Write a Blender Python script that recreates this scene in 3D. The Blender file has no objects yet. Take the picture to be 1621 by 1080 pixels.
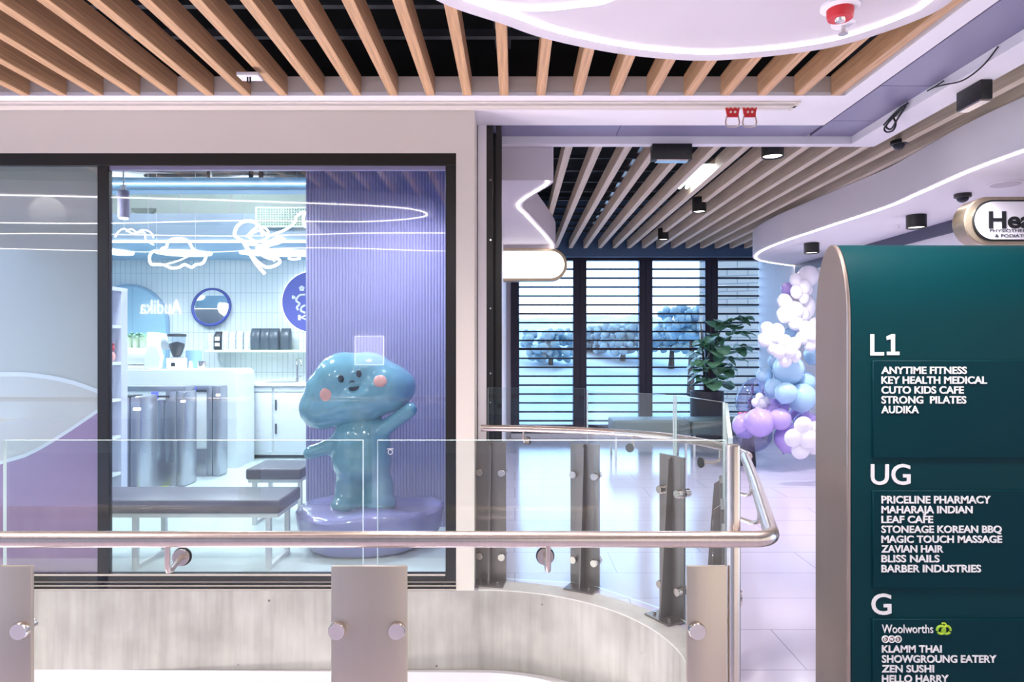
import bpy, bmesh, math, random
from mathutils import Vector, Matrix
from mathutils.bvhtree import BVHTree
SC = bpy.context.scene
COL = SC.collection
random.seed(7)

# ------------------------------------------------------------------ camera, world, exposure
H, F, PX, PY = 1.33, 1080.0, 815.0, 548.0          # eye height, focal length and principal point of a 1621x1080 frame
cam = bpy.data.objects.new('camera', bpy.data.cameras.new('camera')); COL.objects.link(cam)
cam.location = (0, 0, H); cam.rotation_euler = (math.pi/2, 0, 0)
cam.data.sensor_width = 36; cam.data.lens = 36*F/1621; cam.data.clip_start = .05; cam.data.clip_end = 600
cam.data.shift_x = -(PX-810.5)/1621; cam.data.shift_y = (PY-540)/1621
SC.camera = cam
vs = SC.view_settings
vs.view_transform = 'Standard'; vs.look = 'None'; vs.gamma = 1; vs.use_curve_mapping = False
vs.exposure = 1.3
W = bpy.data.worlds.new('world'); SC.world = W; W.use_nodes = True
def build_world():
    nt = W.node_tree; nt.nodes.clear()
    out = nt.nodes.new('ShaderNodeOutputWorld'); bg = nt.nodes.new('ShaderNodeBackground')
    tc = nt.nodes.new('ShaderNodeTexCoord'); sep = nt.nodes.new('ShaderNodeSeparateXYZ')
    nt.links.new(tc.outputs['Generated'], sep.inputs[0])
    r = nt.nodes.new('ShaderNodeMapRange'); r.inputs['From Min'].default_value = -.15; r.inputs['From Max'].default_value = .25
    nt.links.new(sep.outputs['Y'], r.inputs['Value'])
    mx = nt.nodes.new('ShaderNodeMix'); mx.data_type = 'RGBA'
    nt.links.new(r.outputs['Result'], mx.inputs['Factor'])
    mx.inputs['A'].default_value = (.66, .62, .59, 1)      # the mall's own hall on the near side
    mx.inputs['B'].default_value = (1.3, 2.0, 3.3, 1)      # overcast sky on the window side
    nt.links.new(mx.outputs['Result'], bg.inputs['Color']); bg.inputs['Strength'].default_value = 1.0
    nt.links.new(bg.outputs[0], out.inputs[0])
build_world()

def light(name, kind, loc, power, color, size=.1, rot=(0, 0, 0), angle=150, shape=None, size_y=None):
    d = bpy.data.lights.new(name, kind); d.energy = power; d.color = color
    if kind == 'AREA':
        d.size = size
        if shape: d.shape = shape
        if size_y: d.shape = 'ELLIPSE'; d.size_y = size_y
    else:
        d.shadow_soft_size = size
        if kind == 'SPOT': d.spot_size = math.radians(angle); d.spot_blend = 1
    o = bpy.data.objects.new(name, d); COL.objects.link(o); o.location = loc; o.rotation_euler = rot
    return o
WARM, COOL, NEU = (1, .90, .82), (.90, .96, 1), (.93, .92, 1)
for i, (x, y) in enumerate([(-3.6, 2.2), (-1.9, 1.2), (-.2, 2.0), (1.0, 1.6)]):
    light('hall_fill', 'SPOT', (x, y, 2.36), 52, WARM, .12, angle=165)  # added fill spots under the near ceiling panels, with no fixtures
for x, y in [(-3.2, 5.0), (-2.0, 4.6), (-2.6, 6.2), (-1.9, 7.25), (-3.0, 7.3), (-4.2, 7.3)]:
    light('cafe_lamp', 'SPOT', (x, y, 2.50 if y < 6.5 else 2.36), 46 if y < 6.5 else 62, COOL, .12, angle=165)
light('cafe_lamp', 'SPOT', (-.8, 4.4, 2.5), 44, (.88, .88, 1), .1, angle=160)
light('cafe_ceiling_fill', 'POINT', (-2.6, 6.5, 2.82), 11, COOL, .1); light('cafe_ceiling_fill', 'POINT', (-4.0, 6.3, 2.82), 9, COOL, .1)  # added points to brighten the cafe's open ceiling, no fixture there
for x in (-4.2, -1.6): light('lower_fill', 'POINT', (x, 2.75, -3.4), 150, WARM, .3)  # added fill points down in the void, brightening the batten undersides
for x, y, e in [(1.2, 5.2, 34), (1.3, 6.8, 26), (2.75, 6.5, 44), (3.13, 5.32, 16), (1.5, 8.3, 16), (2.6, 3.9, 16)]:
    light('corridor_lamp', 'SPOT', (x, y, 2.22), e*1.12, NEU, .06, angle=160)

# ------------------------------------------------------------------ materials
def lin(c):
    if isinstance(c, str): c = [int(c[i:i+2], 16)/255 for i in (0, 2, 4)]
    return tuple(x/12.92 if x <= .04045 else ((x+.055)/1.055)**2.4 for x in c) + (1,)
MATS = {}
def mat(name, col, rough=.5, metal=0, var=0.0, scale=8.0, stretch=(1, 1, 1), bump=0.0, col2=None, spec=.5, coat=0, kind='noise', emit=0, detail=4, trans=0):
    m = bpy.data.materials.new(name); m.use_nodes = True; nt = m.node_tree
    b = nt.nodes['Principled BSDF']
    b.inputs['Roughness'].default_value = rough; b.inputs['Metallic'].default_value = metal
    b.inputs['Specular IOR Level'].default_value = spec; b.inputs['Coat Weight'].default_value = coat
    b.inputs['Transmission Weight'].default_value = trans
    c = lin(col); b.inputs['Base Color'].default_value = c
    if var or col2 or bump:
        tc = nt.nodes.new('ShaderNodeTexCoord'); mp = nt.nodes.new('ShaderNodeMapping'); mp.inputs['Scale'].default_value = stretch
        nt.links.new(tc.outputs['Object'], mp.inputs[0])
        n = nt.nodes.new('ShaderNodeTexNoise'); n.inputs['Scale'].default_value = scale; n.inputs['Detail'].default_value = detail
        nt.links.new(mp.outputs[0], n.inputs['Vector'])
        cr = nt.nodes.new('ShaderNodeValToRGB'); cr.color_ramp.elements[0].position = .3; cr.color_ramp.elements[1].position = .7
        c2 = lin(col2) if col2 else tuple(x*(1-var) for x in c[:3])+(1,)
        cr.color_ramp.elements[0].color = c2; cr.color_ramp.elements[1].color = c
        nt.links.new(n.outputs['Fac'], cr.inputs[0]); nt.links.new(cr.outputs[0], b.inputs['Base Color'])
        if bump:
            bp = nt.nodes.new('ShaderNodeBump'); bp.inputs['Strength'].default_value = bump; bp.inputs['Distance'].default_value = .01
            nt.links.new(n.outputs['Fac'], bp.inputs['Height']); nt.links.new(bp.outputs[0], b.inputs['Normal'])
    if emit:
        b.inputs['Emission Color'].default_value = c; b.inputs['Emission Strength'].default_value = emit
    MATS[name] = m
    return m
def tiles(name, col, grout, w, h, axes='XZ', mortar=.004, rough=.25, offset=0, var=.03, spec=.5):
    """rectangular tiles / planks laid on the object's own plane"""
    m = bpy.data.materials.new(name); m.use_nodes = True; nt = m.node_tree; b = nt.nodes['Principled BSDF']
    tc = nt.nodes.new('ShaderNodeTexCoord'); sp = nt.nodes.new('ShaderNodeSeparateXYZ'); cb = nt.nodes.new('ShaderNodeCombineXYZ')
    nt.links.new(tc.outputs['Object'], sp.inputs[0])
    nt.links.new(sp.outputs[axes[0]], cb.inputs[0]); nt.links.new(sp.outputs[axes[1]], cb.inputs[1])
    br = nt.nodes.new('ShaderNodeTexBrick'); br.offset = offset; br.squash = 1
    br.inputs['Scale'].default_value = 1; br.inputs['Brick Width'].default_value = w; br.inputs['Row Height'].default_value = h
    br.inputs['Mortar Size'].default_value = mortar; br.inputs['Mortar Smooth'].default_value = .1
    c = lin(col); br.inputs['Color1'].default_value = c; br.inputs['Color2'].default_value = tuple(x*(1-var) for x in c[:3])+(1,)
    br.inputs['Mortar'].default_value = lin(grout)
    nt.links.new(cb.outputs[0], br.inputs['Vector']); nt.links.new(br.outputs['Color'], b.inputs['Base Color'])
    b.inputs['Roughness'].default_value = rough; b.inputs['Specular IOR Level'].default_value = spec
    MATS[name] = m; return m
def emis(name, col, s):
    m = bpy.data.materials.new(name); m.use_nodes = True; nt = m.node_tree; nt.nodes.clear()
    e = nt.nodes.new('ShaderNodeEmission'); e.inputs[0].default_value = lin(col); e.inputs[1].default_value = s
    o = nt.nodes.new('ShaderNodeOutputMaterial'); nt.links.new(e.outputs[0], o.inputs[0]); MATS[name] = m; return m
def glass(name, tint, base=.04, gain=1.0):
    m = bpy.data.materials.new(name); m.use_nodes = True; nt = m.node_tree; nt.nodes.clear()
    t = nt.nodes.new('ShaderNodeBsdfTransparent'); t.inputs[0].default_value = tint+(1,)
    g = nt.nodes.new('ShaderNodeBsdfGlossy'); g.inputs['Roughness'].default_value = .0
    lw = nt.nodes.new('ShaderNodeLayerWeight'); lw.inputs['Blend'].default_value = .5
    p = nt.nodes.new('ShaderNodeMath'); p.operation = 'POWER'; p.inputs[1].default_value = 5
    q = nt.nodes.new('ShaderNodeMath'); q.operation = 'MULTIPLY_ADD'; q.inputs[1].default_value = .9*gain; q.inputs[2].default_value = base; q.use_clamp = True
    nt.links.new(lw.outputs['Facing'], p.inputs[0]); nt.links.new(p.outputs[0], q.inputs[0])
    mx = nt.nodes.new('ShaderNodeMixShader'); nt.links.new(q.outputs[0], mx.inputs[0])
    nt.links.new(t.outputs[0], mx.inputs[1]); nt.links.new(g.outputs[0], mx.inputs[2])
    o = nt.nodes.new('ShaderNodeOutputMaterial'); nt.links.new(mx.outputs[0], o.inputs[0]); MATS[name] = m; return m

M_timber = mat('timber', 'd6a97f', .5, var=.4, scale=6, stretch=(14, .5, 14), bump=.05, detail=6)
M_timber2 = mat('pale_timber', 'e2d0b8', .5, var=.28, scale=6, stretch=(14, .5, 14), bump=.05, detail=6)
M_cream = mat('cream_paint', 'd8cfc5', .6, var=.03, scale=2)
M_white = mat('white_paint', 'e9e4e8', .55, var=.02, scale=3)
M_white2 = mat('white_ceiling_paint', 'c9c1c8', .6, var=.02, scale=3)
M_black = mat('black_frame', '15110f', .35, var=.1, scale=20)
M_blackm = mat('matt_black', '08090b', .8, var=.2, scale=9)
M_blackbox = mat('black_housing', '101214', .4, var=.1, scale=20)
M_dkgrey = mat('dark_steel', '3c4046', .5, .3, var=.1, scale=20)
M_navy = mat('window_frame_navy', '231f33', .45, var=.12, scale=15)
M_louvre = mat('louvre_navy', '17243a', .45, var=.12, scale=15)
M_purplepanel = mat('lavender_panel', '7f7a97', .35, var=.06, scale=3)
M_conc = mat('concrete', 'bdb8b0', .75, col2='99948c', scale=3.2, bump=.2, detail=9)
def pores(m):
    nt = m.node_tree; b = nt.nodes['Principled BSDF']; lk = b.inputs['Base Color'].links[0]; src = lk.from_socket
    tc = nt.nodes.new('ShaderNodeTexCoord'); vo = nt.nodes.new('ShaderNodeTexVoronoi'); vo.inputs['Scale'].default_value = 7
    nt.links.new(tc.outputs['Object'], vo.inputs['Vector'])
    cr = nt.nodes.new('ShaderNodeValToRGB'); cr.color_ramp.elements[0].position = .035; cr.color_ramp.elements[0].color = (.3, .28, .26, 1); cr.color_ramp.elements[1].position = .06; cr.color_ramp.elements[1].color = (1, 1, 1, 1)
    nt.links.new(vo.outputs['Distance'], cr.inputs[0])
    st = nt.nodes.new('ShaderNodeTexNoise'); mp = nt.nodes.new('ShaderNodeMapping'); mp.inputs['Scale'].default_value = (9, 9, .7); nt.links.new(tc.outputs['Object'], mp.inputs[0]); nt.links.new(mp.outputs[0], st.inputs['Vector']); st.inputs['Scale'].default_value = 2.5; st.inputs['Detail'].default_value = 6
    c2 = nt.nodes.new('ShaderNodeValToRGB'); c2.color_ramp.elements[0].position = .3; c2.color_ramp.elements[0].color = (.8, .79, .78, 1); c2.color_ramp.elements[1].position = .6; c2.color_ramp.elements[1].color = (1, 1, 1, 1)
    nt.links.new(st.outputs['Fac'], c2.inputs[0])
    for other in (cr, c2):
        mx = nt.nodes.new('ShaderNodeMix'); mx.data_type = 'RGBA'; mx.blend_type = 'MULTIPLY'; mx.inputs['Factor'].default_value = 1
        nt.links.new(src, mx.inputs['A']); nt.links.new(other.outputs[0], mx.inputs['B']); src = mx.outputs['Result']
    nt.links.new(src, b.inputs['Base Color'])
pores(M_conc)
M_conc2 = mat('concrete_topping', 'd2cdc8', .6, col2='bfb9b3', scale=9, bump=.08, detail=6)
M_floor = tiles('floor_planks', 'cfc6da', 'a098ae', 1.2, .40, 'XY', .003, .14, .5, .03)
M_shopfloor = mat('cafe_floor', 'd5e2e2', .2, var=.04, scale=1.2)
M_steel = mat('brushed_steel', 'd3c5bc', .27, .9, var=.1, scale=5, stretch=(30, 30, .6))
M_plate = mat('bronze_steel_plate', 'cbbcae', .38, .75, var=.06, scale=3, stretch=(6, 6, .5))
M_plate2 = mat('grey_steel_plate', '8b8480', .4, .75, var=.08, scale=3, stretch=(6, 6, .5))
M_chrome = mat('polished_steel', 'd9d2cd', .18, 1, var=.05, scale=30)
M_glass = glass('clear_glass', (.95, .98, .975), .035)
M_shopglass = glass('shop_glass', (.93, .97, .98), .085)
M_gedge = mat('glass_edge', 'dff3f0', .15, spec=.8, var=.05, scale=9)
M_film = mat('frosted_film', 'bcbab0', .35, var=.05, scale=1.3, coat=.6)
M_filmlight = mat('pale_film', 'c9c6be', .35, var=.03, scale=2, coat=.6)
M_filmwhite = mat('white_film', 'e0e4e6', .3, var=.02, scale=2, coat=.6)
M_filmpurple = mat('mauve_film', 'a07a9e', .25, var=.06, scale=2, coat=.6)
M_tile = tiles('finger_tiles', 'eaf1f2', 'b4c2ca', .066, .25, 'XZ', .003, .18, 0, .03)
M_teal = mat('sky_blue_paint', 'a2cfe4', .5, var=.03, scale=3)
M_soffitblue = mat('soffit_blue', '8cb3d0', .5, var=.03, scale=3)
M_lilac = mat('lilac_flutes', 'a29dc6', .45, var=.06, scale=4)
M_lilac2 = mat('lilac_laminate', '6f6db0', .5, var=.06, scale=4)
M_plinth = mat('plinth_lilac', '9a97cc', .22, var=.08, scale=6, coat=.7)
M_blue = mat('statue_blue', '6ea6b8', .16, var=.05, scale=3, coat=1)
M_eye = mat('gloss_black', '0b1022', .15, var=.05, scale=9)
M_pink = mat('cheek_pink', 'eaa79d', .35, var=.05, scale=9)
M_counter = mat('white_solid_surface', 'e6ebee', .3, var=.02, scale=3)
M_cab = mat('cabinet_laminate', 'cdd3da', .35, var=.03, scale=3)
M_upgrey = mat('grey_vinyl', '5f5a6a', .38, var=.08, scale=9, bump=.03)
M_upgreen = mat('sage_vinyl', '566868', .45, var=.08, scale=9, bump=.03)
M_wmetal = mat('white_metal', 'dfe2e4', .35, var=.03, scale=9)
M_shelflilac = mat('pale_lilac_laminate', 'c3c4dc', .45, var=.04, scale=4)
M_gate = mat('gate_steel', 'aeb0ba', .28, .8, var=.06, scale=4, stretch=(8, 8, .5))
M_lime = mat('lime_tape', 'c8d87c', .5, var=.05, scale=9)
M_shelfgreen = mat('lime_shelf', 'dcecc8', .4, var=.03, scale=9)
M_duct = mat('duct_white', 'd9ecdf', .5, var=.04, scale=3)
M_grille = mat('grille_green', '8fa697', .5, var=.1, scale=9)
M_mirrorblue = mat('cobalt_rim', '2b3fa2', .3, var=.05, scale=9)
M_mirror = mat('mirror', 'e8f0f5', .03, 1, var=.02, scale=2)
M_signpurple = mat('violet_sign', '5f65bd', .4, var=.04, scale=4)
M_letter = mat('white_lettering', 'f6f4f4', .4, var=.02, scale=9)
M_dbag = mat('slate_bag', '4a5661', .3, var=.2, scale=14, bump=.3)
M_fbag = mat('floral_bag', 'eef2f5', .4, col2='9aa6b8', scale=60, detail=2)
M_kraft = mat('black_bag', '14151a', .35, var=.1, scale=9)
M_bean = mat('coffee_beans', '3b2a22', .5, col2='1d130e', scale=120, bump=.5)
M_smoke = glass('smoked_plastic', (.75, .8, .85), .06)
M_green = mat('pylon_green', '02383f', .45, col2='02323a', scale=1.5, spec=.12)
M_green2 = mat('pylon_panel_green', '01333c', .5, col2='012f38', scale=1.5, spec=.1)
M_bronze = mat('pylon_bronze', 'a2938c', .34, .8, var=.06, scale=2, stretch=(5, 5, .5))
M_gold = mat('brushed_brass', 'b7a68e', .3, .85, var=.1, scale=4, stretch=(8, 8, 1))
M_wgreen = mat('leaf_green_print', '7dc242', .4, col2='c5d92b', scale=40)
M_red = mat('signal_red', 'c81e28', .35, var=.06, scale=9)
M_leaf = mat('fig_leaf', '7fb08c', .35, col2='4a8464', scale=9)
M_stem = mat('stem_brown', '4a4038', .7, var=.2, scale=20)
M_pot = mat('charcoal_planter', '34343c', .45, var=.1, scale=9)
M_soil = mat('potting_soil', '3a2f28', .9, col2='1e1712', scale=50, bump=.6)
M_bl = {'lavender': mat('lavender_balloon', 'c2abee', .22, var=.04, scale=5, coat=.4),
        'blue': mat('powder_blue_balloon', 'aed5f2', .22, var=.04, scale=5, coat=.4),
        'white': mat('white_balloon', 'f1eff8', .25, var=.03, scale=5, coat=.4)}
M_bubble = glass('clear_balloon', (.78, .80, .96), .14)
M_led = emis('led_white', 'fff4f4', 4.5)
M_ledcool = emis('led_cool', 'eaf4ff', 4)
M_neon = emis('neon_white', 'f2f7ff', 3)
M_panel_light = emis('light_panel', 'eef6ff', 2.2)
M_lightbox = emis('lightbox', 'ffffff', 1.0)
M_downglow = emis('lamp_glow', 'fff0e6', 3)
M_blueled = emis('blue_indicator', '4a55ff', 1.2)
M_signglow = emis('lit_sign', 'f4f0ff', 3)
M_hill = mat('hazed_hill', 'a9bccb', .9, col2='83a0b4', scale=.25, detail=8)  # distance haze is mixed into the hill colour
M_treefar = mat('hazed_foliage', '8fb1c4', .9, col2='6c93aa', scale=1.2, detail=8)  # foliage colour carries the same distance haze
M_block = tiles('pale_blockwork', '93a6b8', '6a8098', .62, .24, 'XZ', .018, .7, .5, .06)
M_pinkf = mat('pink_petals', 'd9799f', .6, col2='b5406d', scale=30)
M_lavf = mat('lavender_petals', '9a86b6', .6, col2='6f5f96', scale=60)

# ------------------------------------------------------------------ mesh helpers
def P(px, py, Y): return Vector(((px-PX)/F*Y, Y, H-(py-PY)/F*Y))
def XX(px, Y): return (px-PX)/F*Y
def ZZ(py, Y): return H-(py-PY)/F*Y
class MB:
    def __init__(s): s.b = bmesh.new()
    def box(s, x0, x1, y0, y1, z0, z1, bev=0, seg=2):
        t = bmesh.new(); bmesh.ops.create_cube(t, size=1)
        for v in t.verts: v.co = Vector(((x0+x1)/2+v.co.x*(x1-x0), (y0+y1)/2+v.co.y*(y1-y0), (z0+z1)/2+v.co.z*(z1-z0)))
        if bev: bmesh.ops.bevel(t, geom=t.edges[:], offset=bev, segments=seg, affect='EDGES', profile=.5)
        return s.merge(t)
    def merge(s, t, M=None):
        if M is not None: bmesh.ops.transform(t, matrix=M, verts=t.verts[:])
        me = bpy.data.meshes.new('tmp'); t.to_mesh(me); t.free(); s.b.from_mesh(me); bpy.data.meshes.remove(me); return s
    def ball(s, c, r, sc=(1, 1, 1), rot=None, u=20, v=14):
        t = bmesh.new(); bmesh.ops.create_uvsphere(t, u_segments=u, v_segments=v, radius=1)
        M = Matrix.Translation(c) @ (rot.to_4x4() if rot else Matrix.Identity(4)) @ Matrix.Diagonal((r*sc[0], r*sc[1], r*sc[2], 1))
        return s.merge(t, M)
    def tube(s, pts, r, n=12, closed=False, cap=True):
        pts = [Vector(p) for p in pts]; N = len(pts); rings = []
        rr = r if isinstance(r, (list, tuple)) else [r]*N
        up = None
        for i, p in enumerate(pts):
            a = pts[(i-1) % N] if (i or closed) else p; b = pts[(i+1) % N] if (i < N-1 or closed) else p
            t = (b-a)
            t = t.normalized() if t.length > 1e-9 else Vector((0, 0, 1))
            if up is None:
                up = Vector((0, 0, 1)) if abs(t.z) < .9 else Vector((1, 0, 0))
            u = up - t*up.dot(t)
            if u.length < 1e-6: u = t.orthogonal()
            u.normalize(); w = t.cross(u); up = u
            rings.append([s.b.verts.new(p+(u*math.cos(k*2*math.pi/n)+w*math.sin(k*2*math.pi/n))*rr[i]) for k in range(n)])
        for i in range(N if closed else N-1):
            A, B = rings[i], rings[(i+1) % N]
            for k in range(n): s.b.faces.new((A[k], A[(k+1) % n], B[(k+1) % n], B[k]))
        if cap and not closed:
            s.b.faces.new(rings[0][::-1]); s.b.faces.new(rings[-1])
        return s
    def cyl(s, p0, p1, r, n=20, r1=None): return s.tube([p0, p1], [r, r if r1 is None else r1], n)
    def lathe(s, prof, c=(0, 0, 0), n=28, caps=True):
        c = Vector(c); R = [[s.b.verts.new(c+Vector((r*math.cos(k*2*math.pi/n), r*math.sin(k*2*math.pi/n), z))) for k in range(n)] for r, z in prof]
        for A, B in zip(R, R[1:]):
            for k in range(n): s.b.faces.new((A[k], A[(k+1) % n], B[(k+1) % n], B[k]))
        if caps: s.b.faces.new(R[0][::-1]); s.b.faces.new(R[-1])
        return s
    def prism(s, poly, a, b, axis='Z'):
        """polygon extruded along an axis: Z polygons are (x,y), Y polygons (x,z), X polygons (y,z)"""
        f = {'Z': lambda p, h: (p[0], p[1], h), 'Y': lambda p, h: (p[0], h, p[1]), 'X': lambda p, h: (h, p[0], p[1])}[axis]
        lo = [s.b.verts.new(f(p, a)) for p in poly]; hi = [s.b.verts.new(f(p, b)) for p in poly]; n = len(poly)
        s.b.faces.new(lo[::-1]); s.b.faces.new(hi)
        for i in range(n): s.b.faces.new((lo[i], lo[(i+1) % n], hi[(i+1) % n], hi[i]))
        return s
    def strip(s, A, B, z0, z1):
        """band between two plan polylines of equal length, from z0 to z1"""
        n = len(A); V = [[s.b.verts.new((p[0], p[1], z)) for p in L] for L in (A, B) for z in (z0, z1)]
        a0, a1, b0, b1 = V
        for i in range(n-1):
            s.b.faces.new((a1[i], b1[i], b1[i+1], a1[i+1])); s.b.faces.new((a0[i+1], b0[i+1], b0[i], a0[i]))
            s.b.faces.new((a0[i], a1[i], a1[i+1], a0[i+1])); s.b.faces.new((b0[i+1], b1[i+1], b1[i], b0[i]))
        s.b.faces.new((a0[0], b0[0], b1[0], a1[0])); s.b.faces.new((a1[-1], b1[-1], b0[-1], a0[-1]))
        return s
    def face(s, pts): s.b.faces.new([s.b.verts.new(p) for p in pts]); return s
    def out(s, name, m, parent=None, at=None, sharp=38, recalc=True, m2=None, m2fn=None, bevel=0):
        if recalc: bmesh.ops.recalc_face_normals(s.b, faces=s.b.faces[:])
        me = bpy.data.meshes.new(name)
        o = bpy.data.objects.new(name, me); COL.objects.link(o)
        org = Vector((0, 0, 0))
        if parent is not None: org = WORG.get(parent.name, Vector((0, 0, 0)))
        elif at is not None: org = Vector(at)
        elif len(s.b.verts):
            vs_ = [v.co for v in s.b.verts]; lo = [min(v[i] for v in vs_) for i in range(3)]; hi = [max(v[i] for v in vs_) for i in range(3)]
            org = Vector(((lo[0]+hi[0])/2, (lo[1]+hi[1])/2, lo[2]))
        for v in s.b.verts: v.co -= org
        s.b.to_mesh(me); s.b.free()
        me.materials.append(m)
        if m2 is not None:
            me.materials.append(m2)
            for p in me.polygons:
                if m2fn(p.normal, p.center+org): p.material_index = 1
        me.polygons.foreach_set('use_smooth', [True]*len(me.polygons)); me.set_sharp_from_angle(angle=math.radians(sharp))
        if parent is not None: o.parent = parent
        else: o.location = org
        WORG[o.name] = org
        if bevel:
            bv = o.modifiers.new('bevel', 'BEVEL'); bv.width = bevel; bv.segments = 2; bv.limit_method = 'ANGLE'
        return o
WORG = {}
def thing(name, loc, label, cat, group=None):
    o = bpy.data.objects.new(name, None); COL.objects.link(o); o.location = loc; o.empty_display_size = .1
    WORG[o.name] = Vector(loc); return tag(o, label, cat, group)
def tag(o, label, cat, group=None):
    o['label'] = label; o['category'] = cat
    if group: o['group'] = group
    return o
def struct(o): o['kind'] = 'structure'; return o
def sroot(name, loc=(0, 0, 0)):
    o = bpy.data.objects.new(name, None); COL.objects.link(o); o.location = loc; WORG[o.name] = Vector(loc); return struct(o)
def catmull(pts, k=8, closed=False):
    P_ = [Vector(p) for p in pts]; n = len(P_); res = []
    for i in range(n if closed else n-1):
        g = lambda j: P_[j % n] if closed else P_[max(0, min(n-1, j))]
        a, b, c, d = g(i-1), g(i), g(i+1), g(i+2)
        for j in range(k):
            t = j/k
            res.append(.5*((2*b)+(c-a)*t+(2*a-5*b+4*c-d)*t*t+(3*b-a-3*c+d)*t**3))
    if not closed: res.append(P_[-1])
    return res
def offset(poly, d, closed=True):
    """plan polyline moved d to its left side"""
    n = len(poly); res = []
    for i in range(n):
        a = poly[(i-1) % n] if (closed or i) else poly[i]; b = poly[(i+1) % n] if (closed or i < n-1) else poly[i]
        t = Vector((b[0]-a[0], b[1]-a[1])).normalized(); res.append((poly[i][0]-t.y*d, poly[i][1]+t.x*d))
    return res
_H = {}
def text_mesh(body, off=.0):
    cu = bpy.data.curves.new('t', 'FONT'); cu.body = body; cu.offset = off; cu.resolution_u = 4
    ob = bpy.data.objects.new('t', cu); COL.objects.link(ob)
    bpy.context.view_layer.update(); dg = bpy.context.evaluated_depsgraph_get()
    me = bpy.data.meshes.new_from_object(ob.evaluated_get(dg)); bpy.data.objects.remove(ob); bpy.data.curves.remove(cu); return me
def lettering(mb, body, x0, x1, zb, cap, Y, off=.018, depth=.003, flip=1):
    """letters standing on baseline zb between x0 and x1, facing the -Y side (flip=-1: facing +Y)"""
    if off not in _H:
        h = text_mesh('H', off); _H[off] = max(v.co.y for v in h.vertices); bpy.data.meshes.remove(h)
    me = text_mesh(body, off); xs = [v.co.x for v in me.vertices]; a, b = min(xs), max(xs); k = (x1-x0)/(b-a); kz = cap/_H[off]
    t = bmesh.new(); t.from_mesh(me); bpy.data.meshes.remove(me)
    for v in t.verts: v.co = Vector((x0+(v.co.x-a)*k, 0, zb+v.co.y*kz))
    r = bmesh.ops.extrude_face_region(t, geom=t.faces[:]); 
    for g in r['geom']:
        if isinstance(g, bmesh.types.BMVert): g.co.y -= depth*flip
    for v in t.verts: v.co.y += Y
    mb.merge(t); return mb
def ordinal(i): return ['first','second','third','fourth','fifth','sixth','seventh','eighth','ninth','tenth','eleventh','twelfth','thirteenth','fourteenth','fifteenth','sixteenth','seventeenth','eighteenth','nineteenth','twentieth','twenty-first','twenty-second','twenty-third','twenty-fourth','twenty-fifth','twenty-sixth','twenty-seventh'][i]

ZS = 2.62                                                      # level of the timber battens and the soffit trim
# ------------------------------------------------------------------ setting: floor, slab edge, void
def ell(rx, ry, a0=90, a1=0, n=18): return [(-.2+rx*math.cos(math.radians(a0+(a1-a0)*i/n)), 2.85+ry*math.sin(math.radians(a0+(a1-a0)*i/n))) for i in range(n+1)]
EDGE = ell(.92, .86)                                            # curved slab edge round the void
fl = [(-9, 1.80), (.50, 1.80)]+EDGE[::-1]+[(-9, 3.71), (-9, 10.1), (7, 10.1), (7, -5), (-9, -5)]
MB().prism(fl, -.43, 0).out('floor', M_floor, at=(0, 0, 0), m2=M_conc, m2fn=lambda n, c: abs(n.z) < .5)
struct(bpy.data.objects['floor'])
GL = [Vector((-.16, 3.86)), Vector((.395, 3.77)), Vector((.785, 3.345)), Vector((.893, 2.90))]    # glass line behind the edge
inner = ell(1.06, 1.0); inner = [(x, y) for x, y in inner]
struct(MB().strip(EDGE, inner, .0, .006).out('trim_1', M_conc2))
fb = [(-9, 3.84), (-.22, 3.84)]+[(x+.0, y) for x, y in ell(.80, .76)]
struct(MB().strip([(-9, 3.82)]+[(x, y+.03) for x, y in ell(.82, .80)], [(-9, 3.95)]+ell(.98, .95), -3.5, -.432).out('wall_below', mat('bulkhead_grey', 'cfcacd', .6, var=.03)))
struct(MB().box(-.26, 7, 3.71, 3.72, -.5, -.44).out('trim_2', M_white)) if False else None
struct(MB().box(-9, 4, -2, 8, -4.2, -4.1).out('floor', M_floor))
struct(MB().box(-8.9, -.24, 3.95, 9.0, .0, .006).out('floor', M_shopfloor))

# ------------------------------------------------------------------ facade
FY = 3.71
m = MB(); m.box(-9, -.22, FY, 3.97, ZZ(242, FY), ZS); m.box(XX(722, FY), -.22, FY, 3.97, 0, ZZ(242, FY))
struct(m.out('wall_front', M_cream))
struct(MB().box(-9, -.22, FY+.3, 9.2, 3.3, 3.36).out('ceiling', M_white2))
win = sroot('window_1', (XX(153, FY), FY+.04, 0))
m = MB(); y0, y1 = FY+.005, FY+.042
zt, zb = ZZ(242, FY), .003
m.box(-8.9, XX(722, FY), y0, y1, ZZ(262, FY), zt); m.box(XX(705, FY), XX(722, FY), y0, y1, zb, ZZ(262, FY))
m.box(XX(153, FY), XX(171, FY), y0, y1, zb, ZZ(262, FY)); m.box(-8.9, XX(705, FY), y0, y1, zb, ZZ(909, FY))
m.box(XX(-720, FY), XX(-700, FY), y0, y1, zb, ZZ(262, FY))
m.out('window_frame', M_black, win, bevel=.003)
m = MB(); m.box(-8.9, XX(722, FY), y0-.012, y0, .004, .010); m.box(-8.9, XX(722, FY), y0-.014, y0, .026, .031); m.box(-8.9, XX(705, FY), y0-.006, y0, ZZ(912, FY), ZZ(909, FY)); m.box(-8.9, XX(722, FY), y0-.006, y0, .045, .048)
m.out('sill_trim', M_steel, win)
m = MB(); m.box(XX(171, FY), XX(705, FY), y1-.03, y1, ZZ(268, FY), ZZ(262, FY)); m.out('inner_reveal', M_purplepanel, win)
MB().box(XX(171, FY)-.01, XX(705, FY)+.01, FY+.018, FY+.026, ZZ(909, FY)-.01, ZZ(262, FY)+.01).out('glass_pane', M_shopglass, win)
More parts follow.
